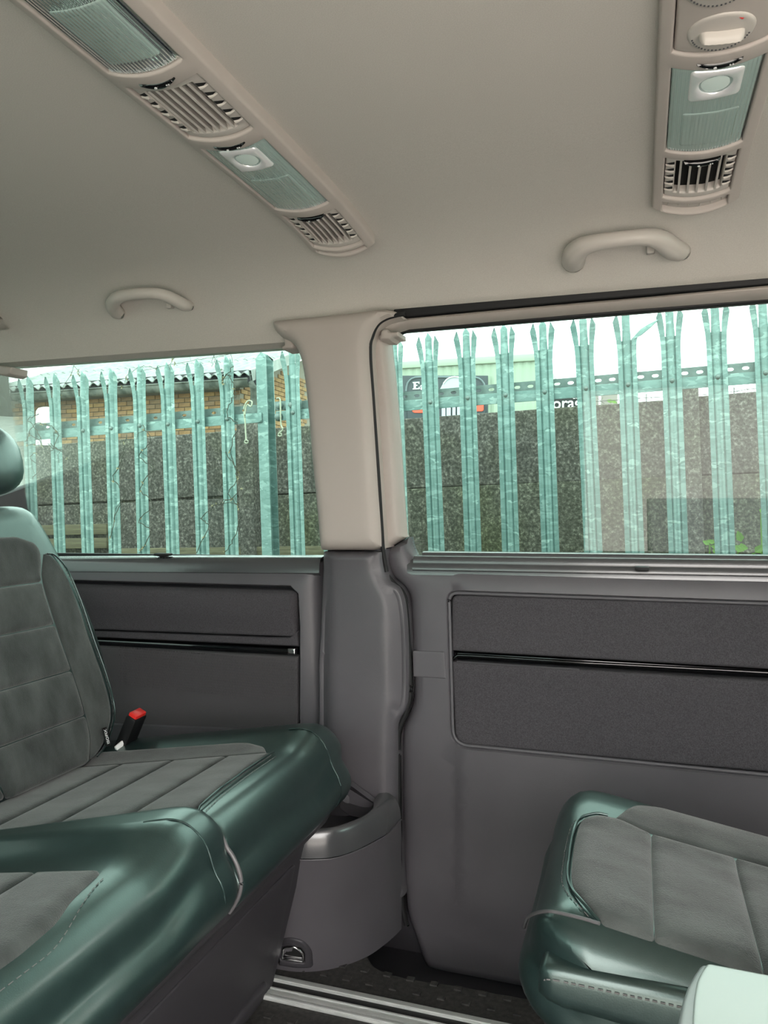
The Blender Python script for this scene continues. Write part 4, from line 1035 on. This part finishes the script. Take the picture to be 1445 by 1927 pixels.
pale_us = [(-40, 822), (8, 819), (60, 816), (110, 813), (162, 811), (214.6, 806.7), (268, 802), (321, 799), (377, 794), (432, 789.5), (555, 777.5), (616, 774), (681, 769), (746.7, 763), (812, 758), (882, 750), (952.8, 744.8), (1026, 739), (1103, 732), (1182, 725), (1264, 717.7), (1349.6, 711), (1439, 703), (1530, 696), (1625, 688), (1725, 680)]
pale_a = []
for i, (u, v) in enumerate(pale_us):
    p = ony(u, v, YF); a = (p-F0).dot(ea); b = (p-F0).dot(eu); pale_a.append(a)
    rz = RO*-1+random.uniform(-.006, .006)
    yaw = random.uniform(-.05, .05)
    M = Matrix.Translation(p+Vector((0, -.012, 0))) @ Matrix.Rotation(-RO*1.05+random.uniform(-.006, .006), 4, 'Y') @ Matrix.Rotation(yaw, 4, 'Z')
    child('pale', PM[2 if abs(u-1182) < 5 else 0], M, fence)
    child('bolt', bolt, Matrix.Translation(p+Vector((0, -.022, 0))), fence)
def fpan(name, a0, a1, b0, b1, o, m, holes=(), th=.004):
    out = [(a0, b0), (a1, b0), (a1, b1), (a0, b1)]
    return pillow(name, out, fp_, m, fence, h=.0005, r=.001, holes=holes, off=o, back=th, sp=.3, bs=.02)
ap = (ony(500, 790, YF)-F0).dot(ea)
rb = (ony(840, 745, YF)-F0).dot(eu)      # top of the lower rail
def ovals(a0, a1, step, b):
    L = []; a = a0
    while a < a1:
        L.append([(a+.012*math.copysign(abs(math.cos(t))**.7, math.cos(t)), b+.0065*math.sin(t)) for t in np.linspace(0, 2*math.pi, 10, endpoint=False)]); a += step
    return L
def pan_ov(name, a0, a1, b0, b1, o, m, hs):
    O_ = [(a0, b0), (a1, b0), (a1, b1), (a0, b1)]
    return pillow(name, O_, fp_, m, fence, h=.0002, r=.0005, holes=hs, off=o, back=.004, sp=.5, bs=.03)
zl0, zl1, zu0, zu1 = -.025, .018, .021, .057
fpan('rail_plate', ap+.05, 2.0, zl0, zl1, 0.0, 'galvanised'); fpan('rail_plate', -2.6, ap-.02, zl0, zl1, 0.0, 'galvanised')
pan_ov('slotted_rail', ap+.16, 2.0, zu0, zu1, -.02, 'galv_dark', ovals(ap+.22, 1.96, .0519, (zu0+zu1)/2-.002))
pan_ov('slotted_rail', -2.6, ap-.02, zu0, zu1, -.02, 'galv_dark', ovals(pale_a[2]+.078, ap-.04, .1545, (zu0+zu1)/2-.002))
fpan('splice_plate', ap+.045, ap+.098, zu0, zu1+.004, -.004, 'galv_dark'); fpan('splice_plate', ap+.112, ap+.17, zu0, zu1+.004, -.008, 'galv_dark')
for a, b, s_ in ((ap+.070, (zu0+zu1)/2, 1.7), (ap+.128, (zu0+zu1)/2, 1.7), (ap+.065, (zl0+zl1)/2-.004, 2.)):
    child('bolt', bolt, Matrix.Translation(fp_(a, b, .006)) @ Matrix.Diagonal((s_, s_, s_, 1)), fence)
# H-section post
hv = []
for z0_, z1_, x_, y_, sx_, sy_ in ((0, 0, -.03, .0, .062, .006), (0, 0, .0, .05, .006, .10), (0, 0, .005, .10, .10, .006)): pass
pr = [(-.044, -.012), (.004, -.012), (.004, -.006), (-.016, -.006), (-.016, .045), (.012, .045), (.012, .050), (-.044, .050), (-.044, .045), (-.022, .045), (-.022, -.006), (-.044, -.006)]
pv, pf = [], []
for z in (-1.8, .262, .29):
    for x, y in pr:
        zz = z if z < .27 else z-.06*abs(x+.02)/.05
        q = fp_(ap+x*1.0, zz, .0); pv.append(q+Vector((0, y+.02, 0)))
n = len(pr)
for i in range(2):
    for k in range(n): pf.append((i*n+k, i*n+(k+1) % n, (i+1)*n+(k+1) % n, (i+1)*n+k))
pf.append(tuple(2*n+k for k in range(n)))
mesh('fence_post', pv, pf, 'galvanised', fence, 0)
# ---------------------------------------------------------------- concrete panel wall
YC = 3.50
cwl = thing('concrete_panel_wall', 'rough grey concrete panel wall behind the palisade fence', 'wall', ony(722, 1100, YC))
G0 = ony(800, 917, YC)
def cw_(a, b, o=0): return G0+ea*a+eu*b+Vector((0, -o, 0))
def ca(u, v=900): return (ony(u, v, YC)-G0).dot(ea)
posts = [ca(475)-4.1+.03, ca(475)-2.05+.02, ca(475), ca(1298), ca(1298)+2.05, ca(1298)+4.1]
for i, a in enumerate(posts):
    o = box('concrete_post', (0, 0, 0), (.085, .09, 2.0), 'concrete', cwl, .008, None)
    o.matrix_basis = Matrix.Translation(cw_(a, -.62, .03)) @ Matrix.Rotation(-RO, 4, 'Y')
HPn = .335
for i in range(5):
    a0, a1 = posts[i]+.045, posts[i+1]-.045
    for j in range(6):
        b0 = HPn-HPn*(j+1)+random.uniform(-.001, .001); wob = random.uniform(-.006, .006)
        top = b0+HPn-.006; 
        if j == 0 and i == 2: top += .0
        P_ = [(a0, b0), (a1, b0+wob), (a1, top+wob), (a0, top)]
        ro = random.uniform(0, .008)
        if j == 0 and i > 2: P_[2] = (a1, top+.02); P_[3] = (a0, top+.0)
        pillow('concrete_panel', P_, cw_, 'concrete' if j == 0 or i < 2 else 'concrete_moss', cwl, h=.004, r=.006, off=-ro, back=.04, sp=.4)
box('wall_core', (0, 0, 0), (posts[-1]-posts[0], .02, 2.3), 'concrete', cwl, 0).matrix_basis = Matrix.Translation(cw_((posts[0]+posts[-1])/2, HPn-1.17, -.03)) @ Matrix.Rotation(-RO, 4, 'Y')
# boards low on the left
for k, (u0, v0, u1, v1, dz) in enumerate(((-60, 992, 214, 990, .10), (-60, 1018, 214, 1014, .10), (240, 1033, 468, 1030, .05), (487, 1029, 620, 1029, .05))):
    bd = box('wooden_board', (0, 0, 0), (ca(u1)-ca(u0), .02, dz*.55 if dz > .06 else dz), 'wood', None, .003)
    m_ = (ony(u0, v0, YC)+ony(u1, v1, YC))/2; bd.matrix_basis = Matrix.Translation(m_+Vector((0, -.05, -.02))) @ Matrix.Rotation(-RO+.01, 4, 'Y')
    tag(bd, ('upper weathered board at the foot of the concrete wall, left window', 'lower weathered board at the foot of the concrete wall, left window', 'long thin board along the wall foot in the middle of the left window', 'short board end beside the steel post in the left window')[k], 'board')
# ---------------------------------------------------------------- brick shed with corrugated roof
YB = 11.
shed = thing('brick_shed', 'brick shed with a mossy corrugated roof behind the left window', 'building', ony(300, 800, YB)+Vector((0, 0, -2.5)))
def sb_(u, v, y=YB): return ony(u, v, y)
E0, E1 = sb_(30, 744), sb_(480, 715)     # gutter line
ed_ = (E1-E0).normalized(); un = Vector((-ed_.z, 0, ed_.x))
L_ = (E1-E0).length
Wl = (E1-E0).length
mesh('wall_core', [E0+Vector((-2, .15, 0)), E1+Vector((-.35, .15, 0)), E1+Vector((-.35, .15, -5)), E0+Vector((-2, .15, -5)), E1+Vector((-.35, 6, 1.9)), E1+Vector((-.35, 6, -5))], [(0, 1, 2, 3), (1, 4, 5, 2)], 'mortar', shed, 0)
bme = []
def brickobj(c, M, k):
    if not bme:
        for m in BR:
            b_ = bmesh.new(); bmesh.ops.create_cube(b_, size=1)
            for v in b_.verts: v.co = Vector((v.co.x*.215, v.co.y*.03, v.co.z*.065))
            me = bpy.data.meshes.new('brick'); b_.to_mesh(me); b_.free(); me.materials.append(m); bme.append(me)
    return child('brick', bme[k], Matrix.Translation(c) @ M, shed)
rotf = Matrix.Rotation(-math.atan2(ed_.z, ed_.x), 4, 'Y'); nb = 0
for j in range(10):
    for i in range(int(L_/.226)+1):
        s_ = L_-.46-i*.226-(.113 if j % 2 else 0); c = E0+ed_*s_-un*(.16+j*.0765)+Vector((0, .14, 0))
        if s_ < -.2: continue
        brickobj(c, rotf, random.choice((0, 0, 1, 1, 2))); nb += 1
gab = Matrix.Rotation(math.radians(90), 4, 'Z')
for j in range(16):
    for i in range(11):
        y = YB+.15+.12+i*.226+(.113 if j % 2 else 0); z = E1.z-.75+j*.0765-.0
        zr = E1.z-.06+(y-YB)*.30
        if z > zr-.04: continue
        brickobj(Vector((E1.x-.345, y, z)), gab, random.choice((0, 2, 2))); nb += 1
# corrugated sheets
SL = .36
def roofpt(s, t, o=0): return E0+ed_*s+Vector((0, -.16, .08))+Vector((0, 1, SL)).normalized()*t+Vector((0, -SL, 1)).normalized()*o
ns = 6; tot = L_+3.2
for k in range(5):
    s0 = L_+.0-1.06*(k+1); 
    for q in range(3):
        n = 48; rows = []
        for t in (q*1.55-(.12 if q else 0), (q+1)*1.55):
            rows.append([roofpt(s0+1.075*i/n, t, .028*math.cos(2*math.pi*(s0+1.075*i/n)/.177)+(.012*(t < q*1.55+.1) if q else 0)) for i in range(n+1)])
        low = [p+Vector((0, .01, -.014)) for p in rows[0]]
        loft('roof_sheet', [low]+rows, 'roof_sheet', shed, 60)
vg = [roofpt(L_+.03, -.02, -.12), roofpt(L_+.03, 4.8, -.12), roofpt(L_+.03, 4.8, .05), roofpt(L_+.03, -.02, .05)]
mesh('verge_board', vg+[p+Vector((-.04, 0, 0)) for p in vg], [(0, 1, 2, 3), (3, 2, 6, 7), (4, 7, 6, 5)], 'roof_sheet', shed, 0)
box('eave_board', (E0+E1)/2+Vector((0, -.02, .03)), (L_+.2, .03, .26), 'trim_dark', shed, 0, rotf)
gt = [E0+ed_*s+Vector((0, -.12, -.06)) for s in np.linspace(.1, L_-.02, 12)]
gv = []; 
rows = [[p+Vector((0, .10*math.cos(a), .05+.12*math.sin(a))) for p in gt] for a in np.linspace(math.pi, 2*math.pi, 8)]
loft('gutter', rows, 'gutter', shed, 60)
tube('gutter_lip', [p+Vector((0, -.10, .05)) for p in gt], .015, 'gutter', shed, 6)
tube('downpipe', [gt[-1]+Vector((0, 0, 0)), gt[-1]+Vector((.06, 0, -.08)), gt[-1]+Vector((.02, .08, -.25)), gt[-1]+Vector((-.02, .1, -.35))], .06, 'gutter', shed, 10)
tube('downpipe', [E0+Vector((.15, -.1, -.05)), E0+Vector((.35, -.1, -.18)), E0+Vector((.4, -.05, -.5)), E0+Vector((.4, -.05, -1.6))], .07, 'gutter', shed, 10)
# white plastic tub seen under the gutter
tub = thing('water_tank', 'white ribbed plastic tank showing above the fence rail below the gutter', 'tank', sb_(90, 800, 8.))
vs, fs = [], []; c = sb_(88, 800, 8.)
for j, (r_, z_) in enumerate(((.12, GZ-c.z), (.13, .1), (.125, .17), (.10, .21), (.05, .225), (.0, .227))):
    for i in range(16): a = 2*math.pi*i/16; vs.append(c+Vector((math.cos(a)*r_*(1+.06*(i % 2)), math.sin(a)*r_, z_)))
for j in range(5):
    for i in range(16): fs.append((j*16+i, j*16+(i+1) % 16, (j+1)*16+(i+1) % 16, (j+1)*16+i))
mesh('tank_body', vs, fs, 'white', tub, 30)
# ---------------------------------------------------------------- storage warehouse
YH = 24.
wh = thing('storage_warehouse', 'pale green clad warehouse with storage signs beyond the wall', 'building', ony(880, 790, YH)+Vector((0, 0, -3)))
def hp(u, v, y=YH): return ony(u, v, y)
a, b = hp(640, 691), hp(1022, 691)
gx0, gx1, zt2 = a.x, b.x, a.z
vs, fs = [], []; n = int((gx1-gx0)/.125)
for i in range(n+1):
    x = gx0+(gx1-gx0)*i/n; y = YH+(.0 if i % 2 else .05)
    vs += [(x, y, zt2-.18), (x, y, -1)]
for i in range(n): fs.append((2*i, 2*i+1, 2*i+3, 2*i+2))
mesh('wall_cladding', vs, fs, 'cladding', wh, 0)
box('roof_edge', ((gx0+gx1)/2, YH+.02, zt2-.06), (gx1-gx0+.1, .2, .22), 'cladding', wh, .02)
mesh('warehouse_block', [(gx0, YH+.1, zt2-.1), (gx1, YH+.1, zt2-.1), (gx1, YH+12, zt2-.1), (gx0, YH+12, zt2-.1), (gx1, YH+.1, -1), (gx1, YH+12, -1)], [(0, 1, 2, 3), (1, 4, 5, 2)], 'cladding', wh, 0)
hs = lambda x, z, o: Vector((x, YH-.05-o, z))
hx = lambda u, v: hp(u, v, YH-.05).xz[:]
sg = pillow('sign_panel', [hx(757, 707), hx(918, 707), hx(918, 800), hx(757, 800)], hs, 'sign_dark', wh, h=.01, r=.02, off=.02, back=.05, sp=1.)
rr_ = rp([(*hx(765, 710), .45), (*hx(914, 710), .45), (*hx(914, 830), .3), (*hx(765, 830), .3)])
tube('sign_border', [Vector((x, YH-.09, z)) for x, z in rr_], .035, 'sign_line', sg, 6, closed=True)
def quad(nm, us, m, y, parent, r=0):
    P_ = [ony(u, v, y) for u, v in us]; pol = rp([(p.x, p.z, r) for p in P_])
    return pillow(nm, pol, lambda x, z, o: Vector((x, y-o, z)), m, parent, h=.005, r=.01, off=0, back=.03, sp=1.)
quad('sign_bar', [(772, 768), (806, 767), (806, 777), (778, 777)], 'sign_red', YH-.10, sg, .06)
quad('sign_bar', [(893, 760), (910, 759), (910, 774), (893, 774)], 'sign_red', YH-.10, sg, .08)
ex = hp(776.5, 731, YH-.1); k = (hp(790, 731, YH-.1).x-ex.x)/14
def lt_(nm, pts, m='white'): return pillow(nm, [(ex.x+x*k, ex.z+y*k) for x, y in pts], lambda x, z, o: Vector((x, YH-.1-o, z)), m, sg, h=.003, r=.01, off=0, back=.03, sp=1.)
lt_('letter', [(0, 12), (13, 12), (13, 8), (11.5, 8), (11, 10), (6, 10), (6, 6.5), (9, 6.5), (9, 4.5), (6, 4.5), (6, 0), (11, 0), (12, 2.5), (13.5, 2.5), (13.5, -2), (0, -2), (0, 0), (2, 0), (2, 10), (0, 10)])
text('lettering', 'a', hp(794.5, 733, YH-.12), .30, 'white', sg, Matrix.Rotation(math.pi/2, 4, 'X'), .01, .008)
# dome shaped picture and pale doors on the sign
dp = spline([(828, 732), (838, 715), (848, 709.5), (858, 708), (868, 711), (872, 732)], 4)
quad('sign_picture', dp+[(872, 736), (828, 736)], 'sign_grey', YH-.14, sg)
tube('picture_outline', [ony(u, v, YH-.17) for u, v in spline([(834, 722), (842, 713), (855, 709), (868, 712), (872, 716)], 4)], .02, 'white', sg, 5)
for u0, u1 in ((831, 838), (840, 848), (851, 857), (860, 870)): quad('sign_picture', [(u0, 763), (u1, 763), (u1, 790), (u0, 790)], 'sign_grey', YH-.14, sg)
s2 = pillow('sign_panel', [hx(1040, 741), hx(1092, 738), hx(1092, 790), hx(1040, 790)], hs, 'black', wh, h=.01, r=.02, off=.2, back=.2, sp=1.)
text('lettering', 'orag', hp(1066.5, 768, YH-.3), .47, 'white', s2, Matrix.Rotation(math.pi/2, 4, 'X') , .01, .006)
text('lettering', 'the', hp(1084, 750.5, YH-.3), .15, 'white', s2, Matrix.Rotation(math.pi/2, 4, 'X'), .01, .001)
quad('brown_cladding', [(1092, 737), (1162, 733), (1162, 800), (1092, 800)], 'brown_clad', YH+.3, wh)
quad('door_frame', [(1126, 741), (1131, 741), (1131, 775), (1126, 775)], 'white', YH+.1, wh)
# ---------------------------------------------------------------- barbed wire, weeds, vines, ropes
bw = thing('barbed_wire', 'sagging barbed wire strung along the top of the concrete wall', 'wire', ony(1300, 745, YC))
for v0, v1, dz in ((751, 738, 0), ):
    pts = spline([ony(u, v, YC) for u, v in ((1100, 757), (1165, 752.5), (1208, 749), (1245, 747), (1320, 743), (1380, 737), (1412, 732), (1470, 728))], 6)
    tube('wire_strand', pts, .0016, 'barb', bw, 5); g = []
    for i in range(3, len(pts), 4):
        p = Vector(pts[i])
        for d in ((.6, .3, 1), (-.7, .2, .8), (.2, -.3, -1), (.8, 0, -.5)): g.append(tubegeo([p, p+Vector(d).normalized()*.02], .001, 4))
    joinmesh('barb', g, 'barb', bw, 0)
    for u, v in ((1216, 749), (1381, 737)): tube('wire_post', [ony(u, v-8, YC), ony(u, v+18, YC)], .0022, 'barb', bw, 5)
def leafgeo(p, d, n_, L, wd):
    d = Vector(d).normalized(); s = d.cross(Vector(n_)).normalized(); up_ = s.cross(d)
    v = [p, p+d*L*.3+s*wd, p+d*L*.7+s*wd*.7-up_*L*.05, p+d*L-up_*L*.12, p+d*L*.7-s*wd*.7-up_*L*.05, p+d*L*.3-s*wd]
    return v, [(0, 1, 2, 3), (0, 3, 4, 5)]
def weed(lab, us, L, seed, yw=YF+.12, dn=.25):
    random.seed(seed); p0 = ony(us[0][0], us[0][1], yw+.02)
    o = thing('leafy_weed', lab, 'plant', p0)
    tube('stem', [p0+Vector((0, 0, -dn)), p0+Vector((.01, 0, -dn*.4)), p0], .003, 'leaf', o, 5)
    for u, v in us:
        p = ony(u, v, yw); d = Vector((random.uniform(-1, 1), random.uniform(-.4, .4), random.uniform(-.2, .7)))
        vs_, fs_ = leafgeo(p, d, (0, -1, .3), L, L*.32); mesh('leaf', vs_, fs_, 'leaf', o, 0)
weed('bright green weed leaves low in the right window, right of the sixth pale', [(1142, 1028), (1150, 1035), (1136, 1026)][:0]+[(1335, 1025), (1345, 1022), (1340, 1035), (1352, 1030)], .03, 1, dn=(1.27))
weed('long green weed leaves at the bottom corner of the right window', [(1388, 1028), (1400, 1037), (1420, 1040), (1410, 1045), (1395, 1020), (1436, 1043)], .045, 2, dn=1.25)
weed('single green leaf tip at the right edge of the window', [(1432, 967)], .035, 5, dn=1.4)
weed('green weed peeping over the concrete wall, right window', [(1160, 757), (1153, 756), (1168, 759)], .03, 4, YC+.08, 1.8)
def vine(lab, path, seed, y=YF-.03, leaves=6, m='twig', r=.0019, amp=.012):
    random.seed(seed); base = [ony(u, v, y) for u, v in path]
    o = thing('dried_vine', lab, 'vine', base[0])
    pts = [Vector(p) for p in spline(base, 7)]
    pts = [p+Vector((random.gauss(0, amp*.25), -abs(random.gauss(0, amp*.5)), random.gauss(0, amp*.25))) for p in pts]
    tube('vine_stem', pts, r, m, o, 5)
    for k in range(leaves):
        p = random.choice(pts); g = []
        for q in range(3): g.append(leafgeo(p, (random.uniform(-1, 1), random.uniform(-1, 0), random.uniform(-1, 1)), (0, -1, .2), random.uniform(.008, .014), .0035))
        joinmesh('dry_leaf', g, 'leaf_dry', o, 0)
    for k in range(max(1, leaves//2)):
        p = random.choice(pts); d = Vector((random.uniform(-1, 1), -.2, random.uniform(-1, 1)))
        tube('tendril', [p, p+d*.04, p+d*.07+Vector((.02, 0, -.02))], r*.6, m, o, 4)
vine('dried vine twisted round the pale left of the steel post', [(425, 1040), (445, 1005), (452, 960), (430, 930), (448, 900), (434, 850), (447, 800), (428, 780), (445, 740), (430, 705), (418, 720), (440, 690)], 11, leaves=10)
vine('dried vine looping beside the second pale from the steel post', [(372, 1040), (392, 990), (378, 975), (400, 955), (430, 940), (460, 915), (445, 880), (425, 850)], 12, leaves=6)
vine('dried vine wound round the middle pale of the left window', [(265, 1040), (285, 1000), (262, 980), (290, 950), (265, 920), (288, 880), (262, 860), (284, 830), (268, 800)], 13, leaves=8)
vine('tangle of dried vine round the pale beside the headrest', [(62, 900), (78, 880), (58, 860), (80, 840), (60, 820), (50, 830), (66, 800), (85, 798), (110, 815), (95, 850), (70, 810), (55, 790), (76, 780)], 14, leaves=6)
vine('dried vine crossing the rail in the left of the window', [(90, 835), (120, 850), (136, 870), (110, 845), (75, 838), (50, 836)], 15, leaves=3)
vine('dried vine on the fourth pale from the steel post', [(210, 1010), (222, 960), (236, 930), (215, 900), (232, 860), (238, 820)], 16, leaves=5)
for k, (path, lab) in enumerate((([(110, 760), (120, 730), (140, 690), (145, 668)], 'thin bare twig against the roof, far left'), ([(160, 720), (140, 690), (118, 678)], 'short bare twig slanting over the roof near the left'),
        ([(260, 700), (330, 685), (400, 672), (470, 660)], 'long bare twig running along the corrugated roof'), ([(400, 690), (405, 665), (425, 652), (440, 690), (420, 720)], 'curved bare twig over the roof left of the post'),
        ([(440, 720), (425, 700), (410, 690), (400, 660)], 'forked bare twig at the tip of a pale'), ([(330, 720), (320, 690), (335, 665)], 'upright bare twig in the middle of the roof'), ([(230, 730), (248, 700), (280, 690), (300, 700)], 'low arched bare twig over the gutter'))):
    vine(lab, path, 30+k, y=YF-.01, leaves=2, r=.001, amp=.008)
def rope(lab, path, y=YF-.03):
    o = thing('knotted_rope', lab, 'rope', ony(*path[0], y)); tube('rope_strand', [Vector(p) for p in spline([ony(u, v, y-random.uniform(0, .01)) for u, v in path], 6)], .0035, 'rope', o, 6); 
    tube('rope_knot', [Vector(p) for p in spline([ony(path[-1][0]+dx, path[-1][1]+dy, y-.004) for dx, dy in ((0, 0), (4, 2), (2, 6), (-3, 4), (0, -1))], 4)], .003, 'rope', o, 6)
rope('pale cord looped over the rail left of the steel post', [(462, 800), (459, 770), (466, 755), (474, 756), (472, 765), (465, 762), (461, 780), (463, 828)])
rope('white cord with a knot hanging right of the steel post', [(520, 750), (527, 752), (528, 785), (529, 800), (532, 808), (526, 815)])
